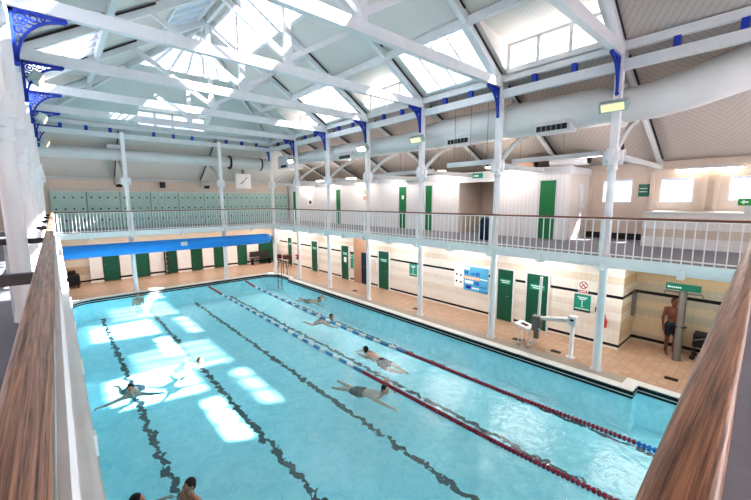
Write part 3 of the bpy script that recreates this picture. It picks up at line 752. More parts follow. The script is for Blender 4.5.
flood('lit floodlight on the sixth column from the shower recess', 9.72, Y(5), 6.99, -1, 'lamp_on', 9.91)
for i, z, nm in ((3, 7.75, 'biggest amber-lensed floodlight on the bare-side columns'), (4, 7.32, 'middle amber-lensed floodlight on the bare-side columns'), (5, 6.95, 'lowest white floodlight on the bare-side columns')):
    flood(nm, -0.85, Y(i), z, 1, 'lamp_amber', -1.1)
def tube_lamp(label, x, y0, y1, z, top):
    t = thing('tube_lamp', label, 'fluorescent lamp', (x, (y0+y1)/2, z)); mb = MB(); mb.bbox(x-0.06, x+0.06, y0, y1, z, z+0.06, 0.01); mb.build('housing', 'white', t)
    mb = MB(); mb.tube([(x, y0+0.03, z-0.02), (x, y1-0.03, z-0.02)], 0.03, 10); mb.build('diffuser', 'lamp_on', t)
    mb = MB(); mb.box(x, x+0.1, y0+0.2, y1-0.2, z+0.06, z+0.1); mb.build('mounting_strip', 'white', t)
tube_lamp('long lit fluorescent tube above the gallery windows', 15.22, 12.6, 14.3, 5.66, 6.9)
for k, (yy, nm) in enumerate(((35.2, 'by the corner column'), (32.3, 'above the framed notice'), (29.0, 'above the single green gallery door'), (22.4, 'beside the alcove'), (19.6, 'over the end cubicle'))):
    t = thing('ceiling_lamp', 'small glowing lamp over the gallery %s' % nm, 'lamp', (12.6, yy, 6.0)); mb = MB(); mb.bbox(12.45, 12.75, yy-0.3, yy+0.3, 5.95, 6.02, 0.01); mb.build('diffuser', 'lamp_on', t)
    mb = MB(); mb.tube([(12.6, yy, 6.02), (12.6, yy, zl(12.6)-0.02)], 0.012, 6); mb.build('stem', 'steel', t)

# ------------------------------------------------------------------ balustrades
bal_mb = {}
def balustrade(label, p0, p1, spacing, rail_mat, group, rail_w=0.09, rail_h=0.055, post_at=(), off=(0, 0), zt=4.225):
    p0, p1 = Vector((*p0, 0)), Vector((*p1, 0)); d = (p1-p0).normalized(); L = (p1-p0).length
    t = thing('balustrade', label, 'balustrade', tuple(p0+Vector((0, 0, 3.18))), group); z = Vector((0, 0, 1)); s = Vector((d.y, -d.x, 0)); o = Vector((*off, 0))
    # rounded handrail
    prof = []
    for k in range(16):
        a = 2*PI*k/16; ca, sa = math.cos(a), math.sin(a)
        prof.append((rail_w/2*math.copysign(abs(ca)**0.6, ca), rail_h/2*math.copysign(abs(sa)**0.6, sa)))
    mb = MB(); vs = []
    for q in (p0, p1): vs += [q+s*u+z*(zt-rail_h/2+v) for u, v in prof]
    n = len(prof); mb.add(vs, [(k, (k+1) % n, n+(k+1) % n, n+k) for k in range(n)], True); mb.add(vs[:n], [tuple(range(n))]); mb.add(vs[n:], [tuple(range(n))])
    mb.build('handrail', rail_mat, t)
    mb = MB(); mb.bar(p0+o+z*3.27, p1+o+z*3.27, 0.03, 0.03); mb.bar(p0+o+z*4.16, p1+o+z*4.16, 0.04, 0.02); mb.build('bottom_rail', 'white_rail', t)
    k0 = spacing/2; first = None
    nb = int(L/spacing)
    for k in range(nb):
        q = p0+o+d*(k0+k*spacing)
        if first is None:
            mb = MB(); mb.box(q.x-0.011, q.x+0.011, q.y-0.011, q.y+0.011, 3.2, 4.16); first = mb.build('baluster', 'white_rail', t); fq = q.copy()
        else:
            b = first.copy(); C.objects.link(b); b.parent = t; b.location = q-fq
    for u in post_at:
        q = p0+o+d*u; mb = MB(); mb.box(q.x-0.03, q.x+0.03, q.y-0.03, q.y+0.03, 3.2, 4.17); mb.build('post', 'white_rail', t)
    return t
XRR = 9.83
for i in range(-1, 6):
    y0, y1 = max(Y(i), 11.9), Y(i+1) if i < 5 else 33.8
    lab = 'gallery balustrade section at the shower end, white bars under wooden rail' if i < 0 else 'gallery balustrade section between the %s and %s columns from the shower recess' % (ORD[i], ORD[i+1])
    balustrade(lab, (XRR, y0), (XRR, y1), 0.185, 'woodthin', 'balustrade sections on the cubicle-side gallery', 0.09, 0.05, (0.035,), (-0.03, 0))
for x0, x1, nm in ((-0.85, 2.05, 'at the bare-side corner'), (2.05, 6.755, 'between the two far-end columns'), (6.755, 9.78, 'below the hanging clock')):
    balustrade('far-end gallery balustrade section %s, in front of the teal lockers' % nm, (x0, 33.83), (x1, 33.83), 0.135, 'woodthin', 'balustrade sections across the far end', 0.09, 0.05, (0.1,), (0, -0.03))
XLR = -0.905
for i in range(-1, 6):
    y0, y1 = max(Y(i), 11.55), Y(i+1) if i < 5 else 33.83
    lab = 'thick worn wooden handrail with white bars, first section by the viewpoint corner' if i < 0 else 'bare-side balustrade section with worn wooden handrail, from %s cross bar onward' % ORD[i]
    t = balustrade(lab, (XLR, y0), (XLR, y1), 0.185, 'woodY', 'balustrade sections on the bare-side gallery', 0.1, 0.06, (), (0.045, 0), 4.24)
    if i >= 0:
        mb = MB(); mb.bar((XLR-0.03, y0+0.22, 4.17), (XL-0.25, y0+0.22, 4.17), 0.07, 0.07); mb.build('cross_bar', 'brownbar', t)
        mb = MB(); mb.bar((XL-0.12, y0+0.22, 3.2), (XL-0.12, y0+0.22, 4.14), 0.05, 0.05, (0, 1, 0)); mb.build('cross_bar_post', 'white', t)
t = balustrade('broad worn wooden handrail of the shower-end gallery, dark knots and grain', (-0.84, 11.662), (9.76, 11.948), 0.185, 'woodX', 'balustrade across the shower end', 0.088, 0.06, (), (0, 0.02), 4.25)

# ------------------------------------------------------------------ doors
def door_x(idx, label, x, y0, y1, z0, z1, mat, sign=True, side=-1, frame='white', glassy=False, handle=0.15):
    t = thing('door_%d' % idx, label, 'door', (x, (y0+y1)/2, z0), kind='structure')
    mb = MB(); mb.bbox(x-0.03, x+0.02, y0, y1, z0+0.02, z1, 0.006)
    for k in (1, 2):
        yy = y0+(y1-y0)*k/3; mb.box(x-0.034, x-0.028, yy-0.008, yy+0.008, z0+0.06, z1-0.06)
    mb.build('door_leaf', mat, t)
    mb = MB()
    for a, b in ((y0-0.06, y0), (y1, y1+0.06)): mb.box(x-0.05, x+0.02, a, b, z0, z1+0.06)
    mb.box(x-0.05, x+0.02, y0, y1, z1, z1+0.06); mb.build('door_frame', frame, t)
    mb = MB(); mb.tube([(x-0.03, y0+handle, z0+1.0), (x-0.08, y0+handle, z0+1.0), (x-0.08, y0+handle+0.1, z0+1.0)], 0.012, 8); mb.build('door_handle', 'steel', t)
    if sign:
        w = (y1-y0)
        mb = MB(); mb.box(x-0.037, x-0.03, y0+w*0.15, y1-w*0.15, z0+1.46, z0+1.66); o = mb.build('sign_plate', 'teal', t)
        mb = MB()
        for k, (a, b) in enumerate(((0.2, 0.8), (0.25, 0.7))): mb.box(x-0.04, x-0.036, y0+w*a, y0+w*b, z0+1.58-0.07*k, z0+1.61-0.07*k)
        mb.build('lettering', 'letter', o)
    return t
GD = [(35.35, 35.9, 'green deck door next to the maroon stools'), (31.9, 32.6, 'green deck door, second from the blue cover motor'), (28.5, 29.2, 'green deck door with a pale notice pinned below its sign'), (25.05, 25.83, 'green deck door between the navy door and the teal notice'),
      (18.22, 18.85, 'green deck door beside the poster column'), (16.92, 17.68, 'green deck door directly behind the hoist mast')]
for i, (a, b, l) in enumerate(GD): 
    t = door_x(i+1, l, 11.98, a, b, 0, 2.02, 'green_deck' if i else 'green_dark')
    if i == 2: mb = MB(); mb.box(11.94, 11.95, 28.7, 28.95, 1.05, 1.35); mb.build('notice', 'sign_white', t)
door_x(7, 'dark navy deck door in a brown surround', 11.98, 26.86, 27.3, 0, 1.8, 'navy', False, frame='brick_pier')
mb = MB(); mb.box(11.95, 12.0, 26.8, 28.0, 1.86, 2.95); mb.box(11.95, 12.0, 27.36, 28.0, 0, 1.86); S('trim_8', mb, 'brick_pier')
UD = [(*D2[3], 'green gallery door half hidden by a column near the lockers'), (*D2[2], 'green gallery door standing alone near the framed notice'), (*D2[1], 'green gallery door under the hanging teal sign, white disc on it'), (*D2[0], 'green gallery door beside the alcove'), (*D1[0], 'widest green gallery door in the end cubicle')]
for i, (a, b, l) in enumerate(UD):
    t = door_x(8+i, l, XB+0.03, a+0.06, b-0.06, 3.18, 5.4, 'green', False)
    if i == 2: mb = MB(); mb.box(XB-0.012, XB-0.004, 25.3, 25.45, 4.75, 4.95); mb.build('notice', 'sign_white', t)
# far-end cubicle doors and partitions
FD = [(1.01, 1.85), (2.58, 3.4), (4.4, 4.98), (5.8, 6.55), (7.28, 8.05), (8.93, 9.68)]
for i, (a, b) in enumerate(FD):
    t = thing('door_%d' % (20+i), 'dark green cubicle door below the blue roll, %s from the bare side' % ORD[i], 'door', ((a+b)/2, 38.05, 0), kind='structure')
    mb = MB(); mb.bbox(a+0.03, b-0.03, 38.06, 38.11, 0.03, 1.98, 0.006); mb.build('door_leaf', 'green_dark' if i in (2, 4, 3) else 'green_deck', t)
    mb = MB(); mb.ell((a+0.12, 38.04, 1.0), 0.03, 8, 6); mb.build('door_handle', 'steel', t)
PN = [(0.4, 1.01), (1.85, 2.58), (3.4, 4.2), (4.98, 5.8), (6.55, 7.28), (8.05, 8.93), (9.68, 10.55)]
mpart = tile_wall('tiles_partition', 'X', '#e3ded6', [(0.13, 0.24, '#1d1b20')])
for i, (a, b) in enumerate(PN):
    mb = MB(); mb.box(a, b, 37.98, 38.15, 0, 2.1); S('partition_%d' % (i+1), mb, mpart)
mb = MB(); mb.box(0.4, 10.55, 38.0, 38.15, 2.1, 2.95); S('wall_cubicle_head', mb, 'tileFar')
t = thing('shelf_stack', 'narrow black and white ladder shelf beside the third cubicle door', 'shelf', (4.3, 38.0, 0)); mb = MB()
mb.box(4.2, 4.24, 37.8, 38.0, 0, 1.7); mb.box(4.36, 4.4, 37.8, 38.0, 0, 1.7); mb.build('upright', 'black', t)
for k in range(5): mb = MB(); mb.box(4.24, 4.36, 37.8, 38.0, 0.2+0.32*k, 0.24+0.32*k); mb.build('shelf_board', 'white', t)

# ------------------------------------------------------------------ lockers
bank = None; bw = 1.56
def make_bank(x, label):
    t = thing('locker_bank', label, 'lockers', (x, 38.2, 3.18), 'teal locker banks on the far gallery')
    mb = MB(); mb.box(x, x+bw-0.02, 37.85, 38.2, 3.18, 5.26); mb.build('carcass', 'locker', t)
    for c in range(4):
        for r in range(3):
            a = x+0.02+c*(bw-0.04)/4; z = 3.32+r*0.64
            mb = MB(); mb.box(a+0.008, a+(bw-0.04)/4-0.008, 37.832, 37.85, z+0.008, z+0.632); d = mb.build('door', 'locker', t)
            mb = MB(); mb.box(a+0.15, a+0.23, 37.815, 37.832, z+0.3, z+0.38); mb.build('lock', 'black', d)
    return t
nb = 9
bank = make_bank(-0.95, 'teal locker bank against the far gallery wall, first from the bare side')
for k in range(1, nb):
    c = copy_tree(bank); c.location = (-0.95+k*bw, 38.2, 3.18); c['label'] = 'teal locker bank against the far gallery wall, %s from the bare side' % (ORD+['ninth'])[k]
mb = MB(); mb.box(-0.95, 13.1, 37.88, 38.2, 5.26, 5.3); S('trim_9', mb, 'white_dull')

# ------------------------------------------------------------------ signs, clock, poster
def sign_x(name, label, cat, x, y0, y1, z0, z1, mat, lines=(), figure=None, hang=None):
    t = thing(name, label, cat, (x, (y0+y1)/2, z0)); mb = MB(); mb.box(x-0.015, x-0.002, y0, y1, z0, z1); mb.build('plate', mat, t)
    w, h = y1-y0, z1-z0
    if lines:
        for (a, b, c, d) in lines: mb = MB(); mb.box(x-0.019, x-0.015, y1-w*b, y1-w*a, z0+h*c, z0+h*d); mb.build('lettering_line', 'letter', t)
    if figure: figure(t, x, y0, y1, z0, z1)
    if hang:
        mb = MB()
        for yy in (y0+w*0.15, y1-w*0.15): mb.tube([(x-0.008, yy, z1), (x-0.008, yy, hang)], 0.006, 6)
        mb.build('hanger', 'steel', t)
    return t
def diver(t, x, y0, y1, z0, z1):
    w, h = y1-y0, z1-z0; yc = (y0+y1)/2; mb = MB()
    mb.box(x-0.019, x-0.015, yc-0.012, yc+0.012, z0+h*0.3, z0+h*0.58); mb.ell((x-0.017, yc, z0+h*0.62), (0.004, 0.022, 0.022), 10, 6); mb.box(x-0.019, x-0.015, yc-0.05, yc+0.03, z0+h*0.27, z0+h*0.3)
    mb.build('pictogram', 'letter', t)
    mb = MB(); mb.box(x-0.019, x-0.015, y0, y1, z0, z0+h*0.07); mb.build('border_strip', 'ink', t)
sign_x('depth_sign', 'teal depth notice on the deck wall under the no-diving sign', 'sign', 12.0, 15.56, 16.06, 1.0, 1.57, 'teal', ((0.2, 0.8, 0.8, 0.86), (0.3, 0.7, 0.7, 0.76), (0.08, 0.92, 0.13, 0.18)), diver)
sign_x('depth_sign', 'teal notice on the deck wall between the poster and fourth door', 'sign', 12.0, 23.13, 23.62, 1.02, 1.62, 'teal', ((0.2, 0.8, 0.8, 0.86), (0.3, 0.7, 0.7, 0.76), (0.08, 0.92, 0.13, 0.18)), diver)
sign_x('depth_sign', 'tall teal notice beside the brown surround of the navy door', 'sign', 12.0, 28.1, 28.35, 0.75, 1.62, 'teal', ((0.2, 0.8, 0.85, 0.9), (0.2, 0.8, 0.7, 0.74)))
def nodive(t, x, y0, y1, z0, z1):
    yc = (y0+y1)/2; zc = z0+(z1-z0)*0.62; R = 0.115; mb = MB()
    mb.tube([(x-0.017, yc+R*math.cos(2*PI*k/24), zc+R*math.sin(2*PI*k/24)) for k in range(25)], 0.014, 6, False); mb.bar((x-0.018, yc-R*0.7, zc+R*0.7), (x-0.018, yc+R*0.7, zc-R*0.7), 0.008, 0.02, (0, 1, 1)); mb.box(x-0.019, x-0.015, y0+0.02, y1-0.02, z0+0.01, z0+0.09); mb.build('prohibition_ring', 'redx', t)
    mb = MB(); mb.bar((x-0.016, yc+0.05, zc+0.06), (x-0.016, yc-0.04, zc-0.05), 0.006, 0.025, (0, 1, 1)); mb.ell((x-0.016, yc-0.055, zc-0.06), (0.004, 0.02, 0.02), 8, 6); mb.build('pictogram', 'ink', t)
    mb = MB(); mb.box(x-0.021, x-0.019, y0+0.05, y1-0.05, z0+0.035, z0+0.065); mb.build('lettering', 'letter', t)
sign_x('prohibition_sign', 'white no-diving sign with red ring above the teal depth notice', 'sign', 12.0, 15.66, 15.95, 1.63, 2.05, 'sign_white', (), nodive)
sign_x('hanging_sign', 'small teal sign hung above a pair of green gallery doors', 'sign', 12.9, 24.7, 25.25, 5.62, 5.8, 'teal', ((0.1, 0.6, 0.3, 0.65),), None, 7.0)
sign_x('hanging_sign', 'small teal sign hung in front of the open alcove', 'sign', 12.9, 20.28, 20.78, 5.61, 5.81, 'teal', ((0.1, 0.6, 0.3, 0.65),), None, 7.0)
sign_x('wall_sign', 'square dark green notice between two gallery windows', 'sign', 15.4, 14.98, 15.32, 4.78, 5.22, 'dteal', ((0.08, 0.8, 0.62, 0.68), (0.08, 0.8, 0.36, 0.42)))
sign_x('wall_notice', 'pale framed notice on the gallery cubicles with a dark picture', 'notice', XB, 34.4, 35.2, 4.4, 5.32, 'sign_white', (), lambda t, x, a, b, c, d: MB().box(x-0.019, x-0.015, a+0.25, b-0.25, c+0.08, c+0.3).build('picture', 'ink', t))
sign_x('wall_notice', 'orange-printed notice on the gallery cubicles beside a column', 'notice', XB, 28.4, 28.75, 4.66, 5.36, 'sign_white', (), lambda t, x, a, b, c, d: [MB().box(x-0.019, x-0.015, a+0.03, b-0.03, c+0.05, c+0.3).build('picture', 'poster_orange', t), MB().box(x-0.019, x-0.015, a+0.03, b-0.03, c+0.38, d-0.05).build('picture', 'poster_orange', t)])
sign_x('wall_notice', 'grey notice on the deck wall between the navy door and a green door', 'notice', 12.0, 26.15, 26.5, 0.85, 1.5, 'beige')
# exit sign
def exit_fig(t, x, y0, y1, z0, z1):
    mb = MB(); w = y1-y0; h = z1-z0; zc = (z0+z1)/2
    def P(u, v): return (x-0.017, y1-w*u, z0+h*v)
    mb.prism([(y1-w*0.1, zc), (y1-w*0.26, z0+h*0.85), (y1-w*0.26, z0+h*0.15)], 'x', x-0.02, x-0.015); mb.box(x-0.02, x-0.015, y1-w*0.42, y1-w*0.26, zc-h*0.14, zc+h*0.14)
    mb.ell(P(0.66, 0.78), (0.004, 0.018, 0.018), 8, 6); mb.bar(P(0.66, 0.7), P(0.7, 0.4), 0.01, 0.035, (0, 1, 0)); mb.bar(P(0.7, 0.4), P(0.6, 0.15), 0.01, 0.025, (0, 1, 0)); mb.bar(P(0.7, 0.4), P(0.82, 0.2), 0.01, 0.025, (0, 1, 0)); mb.bar(P(0.58, 0.6), P(0.78, 0.58), 0.01, 0.02)
    mb.box(x-0.02, x-0.015, y1-w*0.95, y1-w*0.87, z0+h*0.12, z0+h*0.88)
    mb.build('pictogram', 'letter', t)
sign_x('exit_sign', 'bright green emergency exit sign with running figure and arrow', 'sign', 13.5, 12.05, 12.55, 4.49, 4.68, 'exit', (), exit_fig)
MB().box(13.44, 13.52, 12.2, 12.4, 4.27, 4.49).build('sign_stand', 'white_dull', [o for o in C.objects if o.name.startswith('exit_sign')][0])
# shower sign on its post
t = thing('shower_post', 'brushed steel shower post with green header sign, in the tiled recess', 'shower', (12.45, 13.35, 0)); mb = MB()
mb.lathe([(0.11, 0), (0.11, 0.03), (0.095, 0.05), (0.095, 2.1), (0.08, 2.14)], (12.45, 13.35, 0), 20); mb.build('post', 'steel', t)
mb = MB(); mb.tube([(12.45, 13.35, 2.0), (12.45, 13.75, 2.02), (12.45, 13.78, 1.95)], 0.03, 8); mb.tube([(12.45, 13.35, 2.0), (12.45, 12.95, 2.02), (12.45, 12.92, 1.95)], 0.03, 8); mb.build('shower_head', 'steel', t)
mb = MB(); mb.box(12.36, 12.52, 13.2, 13.5, 1.0, 1.03); mb.build('soap_shelf', 'black', t)
mb = MB(); mb.box(12.3, 12.33, 12.96, 13.74, 2.1, 2.29); o = mb.build('header_sign', 'dteal', t)
mb = MB()
for k in range(7): mb.box(12.295, 12.3, 13.69-0.045*k-0.031, 13.69-0.045*k, 2.16, 2.16+(0.05 if k == 0 else 0.036))
mb.build('lettering', 'letter', o)
# clock
t = thing('hanging_clock', 'big white square clock hung at the far end with slanting dark hands', 'clock', (9.18, 36.7, 5.56)); mb = MB(); mb.bbox(8.66, 9.7, 36.72, 36.82, 5.56, 6.56, 0.02); mb.build('case', 'sign_white', t)
cx_, cz_ = 9.18, 6.06
mb = MB(); mb.tube([(cx_+0.45*math.cos(2*PI*k/32), 36.715, cz_+0.45*math.sin(2*PI*k/32)) for k in range(33)], 0.008, 5, False); mb.build('dial_ring', 'duct', t)
mb = MB(); mb.bar((cx_-0.22, 36.705, cz_-0.2), (cx_+0.28, 36.705, cz_+0.28), 0.03, 0.01, (0, 1, 0)); mb.build('hand', 'ink', t); mb = MB(); mb.bar((cx_, 36.7, cz_), (cx_-0.2, 36.7, cz_-0.18), 0.05, 0.01, (0, 1, 0)); mb.build('hand', 'ink', t)
mb = MB(); mb.box(9.1, 9.26, 36.74, 36.8, 6.56, 6.86); mb.build('hanger', 'steel', t)
# poster
t = thing('pool_rules_sign', 'blue pool poster with orange band on the deck wall', 'poster', (12, 19.9, 0.92)); mb = MB(); mb.box(11.98, 11.998, 19.29, 20.45, 0.9, 1.93); mb.build('blue_panel', 'poster_sky', t)
def pbox(name, mat, rects, x=11.976):
    mb = MB()
    for (a, b, c, d) in rects: mb.box(x-0.002, x, 20.45-1.16*b, 20.45-1.16*a, 0.9+1.03*c, 0.9+1.03*d)
    mb.build(name, mat, t)
pbox('title_band', 'poster_orange', [(0.0, 0.66, 0.47, 0.6)])
pbox('title_letters', 'sign_white', [(0.05+0.1*k, 0.11+0.1*k, 0.5, 0.57) for k in range(6)], 11.974)
pbox('dark_letters', 'poster_dark', [(0.05, 0.1, 0.68, 0.8), (0.12, 0.17, 0.68, 0.8)])
pbox('dark_shape', 'poster_dark', [(0.1, 0.32, 0.08, 0.22)])
pbox('mid_shapes', 'poster_mid', [(0.5, 0.66, 0.63, 0.8), (0.45, 0.66, 0.25, 0.42), (0.3, 0.48, 0.66, 0.76), (0.66, 1.0, 0.02, 0.06), (0.66, 0.95, 0.2, 0.24)])
pbox('pale_shapes', 'sign_white', [(0.05, 0.4, 0.3, 0.42), (0.66, 0.98, 0.52, 0.56), (0.0, 0.25, 0.86, 0.97), (0.35, 0.65, 0.1, 0.16)])
t = thing('symbol_sign', 'white board of four small dark symbols beside the blue poster', 'sign', (12, 20.7, 0.92)); mb = MB(); mb.box(11.982, 11.998, 20.47, 20.95, 0.98, 1.95); mb.build('board', 'sign_white', t)
mb = MB()
for (a, b) in ((20.6, 1.5), (20.82, 1.52), (20.6, 1.2), (20.82, 1.22)): mb.ell((11.98, a, b), (0.004, 0.05, 0.045), 10, 6)
mb.build('symbols', 'ink', t)

# ------------------------------------------------------------------ pool equipment
t = thing('cover_roll', 'long bright blue rolled pool cover hung across the far end', 'pool cover', (4.4, 33.68, 2.3)); 
mb = MB(); rr = 0.315; mb.tube([(-1.2, 33.68, 2.33), (-1.1, 33.68, 2.33), (9.2, 33.68, 2.31), (9.42, 33.68, 2.31), (9.5, 33.68, 2.31)], [rr, rr, rr, 0.28, 0.2], 28); mb.build('roll', 'cover', t)
mb = MB(); mb.box(4.2, 4.52, 33.345, 33.362, 2.28, 2.5); mb.build('label_plate', 'duct', t)
mb = MB(); mb.tube([(9.4, 33.68, 2.31), (9.75, 33.68, 2.31)], 0.06, 10); mb.build('axle', 'steel', t)
mb = MB(); mb.bbox(9.72, 10.1, 33.5, 33.75, 1.92, 2.68, 0.02); mb.build('motor_box', 'white', t)
mb = MB(); mb.box(9.78, 9.9, 33.58, 33.7, 0, 1.92); mb.box(9.78, 9.9, 33.58, 33.7, 2.68, 2.95); mb.build('support_post', 'white_col', t)
mb = MB(); mb.box(-1.3, -1.2, 33.5, 33.8, 2.0, 2.95); mb.build('hanger', 'white', t)

def lane_rope(label, pts, segs):
    """pts: polyline on the water; segs: (y_from, y_to, kind)"""
    t = thing('lane_rope', label, 'lane rope', (pts[0][0], pts[0][1], -0.17))
    pts = [Vector((*p, -0.165)) for p in pts]
    def at(y):
        for a, b in zip(pts, pts[1:]):
            if a.y >= y >= b.y: return a.lerp(b, (a.y-y)/(a.y-b.y))
        return pts[0] if y > pts[0].y else pts[-1]
    mb = MB(); mb.tube(pts, 0.012, 6); mb.build('cable', 'black', t)
    for y0, y1, kind in segs:
        if kind in ('red', 'blueend'):
            mb = MB(); n = int((y0-y1)/0.08)
            for k in range(n):
                ya = y0-(y0-y1)*k/n; yb = y0-(y0-y1)*(k+0.72)/n; p, q = at(ya), at(yb); mb.tube([p, p.lerp(q, 0.5), q], [0.042, 0.055, 0.042], 10)
            mb.build('red_disc_string' if kind == 'red' else 'blue_disc_string', 'red' if kind == 'red' else 'fl_blue2', t)
        else:
            n = round((y0-y1)/0.735)
            for k in range(n):
                a = y0-(y0-y1)*k/n; st = (y0-y1)/n
                for f0, f1, nm, m in ((0.0, 0.42, 'white_float', 'fl_white'), (0.46, 0.96, 'blue_float', 'fl_blue')):
                    p, q = at(a-st*f0), at(a-st*f1); mb = MB(); mb.tube([p, p.lerp(q, 0.08), p.lerp(q, 0.92), q], [0.03, 0.055, 0.055, 0.03], 10); mb.build(nm, m, t)
lane_rope('lane rope with red ends, the one with a swimmer in dark trunks close beside it', [(5.44, 33.3), (5.38, 30.86), (5.33, 25), (5.33, 22), (5.36, 18.6), (5.42, 14.96), (5.54, 13.2), (5.6, 12.2)], [(33.2, 30.75, 'red'), (30.75, 19.2, 'alt'), (19.2, 12.85, 'red'), (12.85, 12.3, 'blueend')])
lane_rope('lane rope nearer the cubicle wall, ending in a bright blue section', [(7.6, 33.3), (7.36, 31.3), (7.2, 26), (7.12, 21.94), (7.23, 19.3), (7.31, 16.04), (7.5, 13.14), (7.52, 12.2)], [(33.2, 31.2, 'red'), (31.2, 19.3, 'alt'), (19.3, 13.15, 'red'), (13.15, 12.3, 'blueend')])

# pool hoist
hx = 10.35
t = thing('pool_hoist', 'white pool access hoist with mast, seat and tapered arm on the deck', 'pool hoist', (hx, 15.5, 0))
mb = MB(); mb.lathe([(0.13, 0), (0.13, 0.03), (0.06, 0.04), (0.06, 1.05)], (hx, 15.48, 0), 14); mb.build('post', 'white_col', t)
mb = MB(); mb.bbox(hx-0.1, hx+0.1, 15.36, 15.6, 1.0, 1.28, 0.015); o = mb.build('control_box', 'white', t); mb = MB(); mb.box(hx-0.11, hx-0.1, 15.43, 15.53, 1.14, 1.2); mb.build('control_label', 'ink', o)
mb = MB(); mb.tube([(hx, 15.6, 1.13), (hx, 16.45, 0.98)], [0.09, 0.06], 4); mb.build('arm', 'white', t)
mb = MB(); mb.tube([(hx, 16.5, 0.5), (hx-0.02, 16.46, 2.3)], 0.045, 10); mb.build('mast', 'white_col', t)
mb = MB(); mb.bbox(hx-0.12, hx+0.14, 16.42, 16.66, 0.55, 1.05, 0.03); mb.tube([(hx, 16.54, 0.55), (hx, 16.54, 0.3)], 0.08, 10); mb.build('gearbox', 'steel', t)
mb = MB(); rot = Matrix.Translation((hx, 16.95, 0.62)) @ Matrix.Rotation(0.2, 4, 'X'); mb.box(-0.24, 0.24, -0.26, 0.24, -0.03, 0.03, rot); mb.build('seat', 'white', t)
mb = MB(); mb.box(-0.08, 0.1, -0.12, 0.1, 0.03, 0.034, rot); mb.build('seat_label', 'ink', t)
mb = MB(); mb.tube([(hx-0.2, 16.7, 0.6), (hx-0.2, 16.68, 0.15), (hx+0.2, 16.68, 0.15), (hx+0.2, 16.7, 0.6)], 0.018, 8); mb.tube([(hx-0.2, 16.4, 0.7), (hx-0.25, 16.1, 0.55)], 0.018, 8); mb.build('footrest', 'white', t)
for (dx, dy) in ((-0.2, 0.22), (0.2, 0.22), (-0.2, -0.12), (0.2, -0.12)): mb = MB(); mb.tube([(hx+dx, 16.8+dy, 0.12), (hx+dx, 16.8+dy, 0.6)], 0.016, 8); mb.ell((hx+dx, 16.8+dy, 0.06), (0.03, 0.06, 0.06), 10, 8); mb.build('leg', 'white', t)

# pool ladder in the far corner
t = thing('pool_ladder', 'bright curved ladder rail at the far corner of the pool', 'ladder', (9.75, 32.6, 0)); 
for y in (32.35, 32.85):
    mb = MB(); mb.tube([(9.95, y, 0.0), (9.95, y, 0.6), (9.9, y, 0.78), (9.78, y, 0.85), (9.64, y, 0.78), (9.56, y, 0.6), (9.54, y, -0.9)], 0.024, 10); mb.build('rail', 'steel', t)
for z in (-0.3, -0.6): mb = MB(); mb.box(9.5, 9.58, 32.35, 32.85, z, z+0.03); mb.build('tread', 'white', t)
# corner furniture
for (x, y, nm) in ((10.9, 35.6, 'maroon stool at the far corner beside the first green deck door'), (11.3, 34.9, 'maroon stool closer to the pool in the far corner')):
    t = thing('stool', nm, 'stool', (x, y, 0)); mb = MB(); mb.bbox(x-0.24, x+0.24, y-0.24, y+0.24, 0.6, 0.9, 0.03); mb.build('seat', 'stool', t)
    for a in (-0.17, 0.17):
        for b in (-0.17, 0.17): mb = MB(); mb.tube([(x+a*1.15, y+b*1.15, 0), (x+a, y+b, 0.78)], 0.02, 8); mb.build('leg', 'stool', t)
    mb = MB(); mb.tube([(x-0.19, y-0.19, 0.3), (x+0.19, y-0.19, 0.3), (x+0.19, y+0.19, 0.3), (x-0.19, y+0.19, 0.3), (x-0.19, y-0.19, 0.3)], 0.014, 6); mb.build('stretcher', 'stool', t)
t = thing('bench', 'dark slatted bench in the far corner under the blue roll end', 'bench', (10.3, 37.2, 0)); mb = MB(); mb.box(9.75, 11.3, 37.3, 37.72, 0.42, 0.47); mb.build('seat', 'gap', t)
mb = MB(); mb.box(9.75, 11.3, 37.72, 37.76, 0.55, 0.95); mb.build('backrest', 'gap', t)
for x in (9.85, 11.2): mb = MB(); mb.box(x-0.03, x+0.03, 37.34, 37.74, 0, 0.42); mb.build('leg', 'black', t)
mb = MB(); mb.box(10.6, 11.98, 37.86, 37.96, 0.02, 2.0); o = S('door_27', mb, 'green_dark')
t = thing('loudspeaker', 'black rounded machine on the deck beside the bare-side gallery', 'machine', (-0.4, 37.3, 0)); mb = MB(); mb.bbox(-0.75, -0.1, 37.0, 37.6, 0.12, 0.75, 0.08); mb.build('housing', 'black', t); mb = MB(); mb.bbox(-0.6, -0.25, 37.1, 37.5, 0.75, 0.95, 0.05); mb.build('hood', 'black', t)
for x in (-0.65, -0.2): mb = MB(); mb.tube([(x-0.03, 37.1, 0.09), (x+0.03, 37.1, 0.09)], 0.09, 12); mb.tube([(x-0.03, 37.5, 0.09), (x+0.03, 37.5, 0.09)], 0.09, 12); mb.build('wheel', 'gap', t)
t.name = 'floor_scrubber'
t = thing('alarm_box', 'small red box fixed low on the sixth column', 'alarm box', (9.85, 30.84, 1.3)); mb = MB(); mb.bbox(9.8, 9.9, 30.74, 30.94, 1.22, 1.5, 0.015); mb.build('case', 'redx', t); mb = MB(); mb.box(9.79, 9.8, 30.78, 30.9, 1.32, 1.42); mb.build('glass_plate', 'sign_white', t)
t = thing('fire_extinguisher', 'red extinguisher hung on the deck wall behind the shower-side column', 'fire extinguisher', (11.9, 15.1, 0.6)); mb = MB(); mb.lathe([(0.06, 0.66), (0.065, 0.69), (0.065, 0.88), (0.04, 0.95), (0.025, 1.0)], (11.9, 15.1, 0), 14); mb.build('cylinder', 'redx', t); mb = MB(); mb.tube([(11.9, 15.1, 1.0), (11.9, 15.1, 1.06), (11.84, 15.1, 1.08)], 0.018, 8); mb.build('valve', 'black', t)
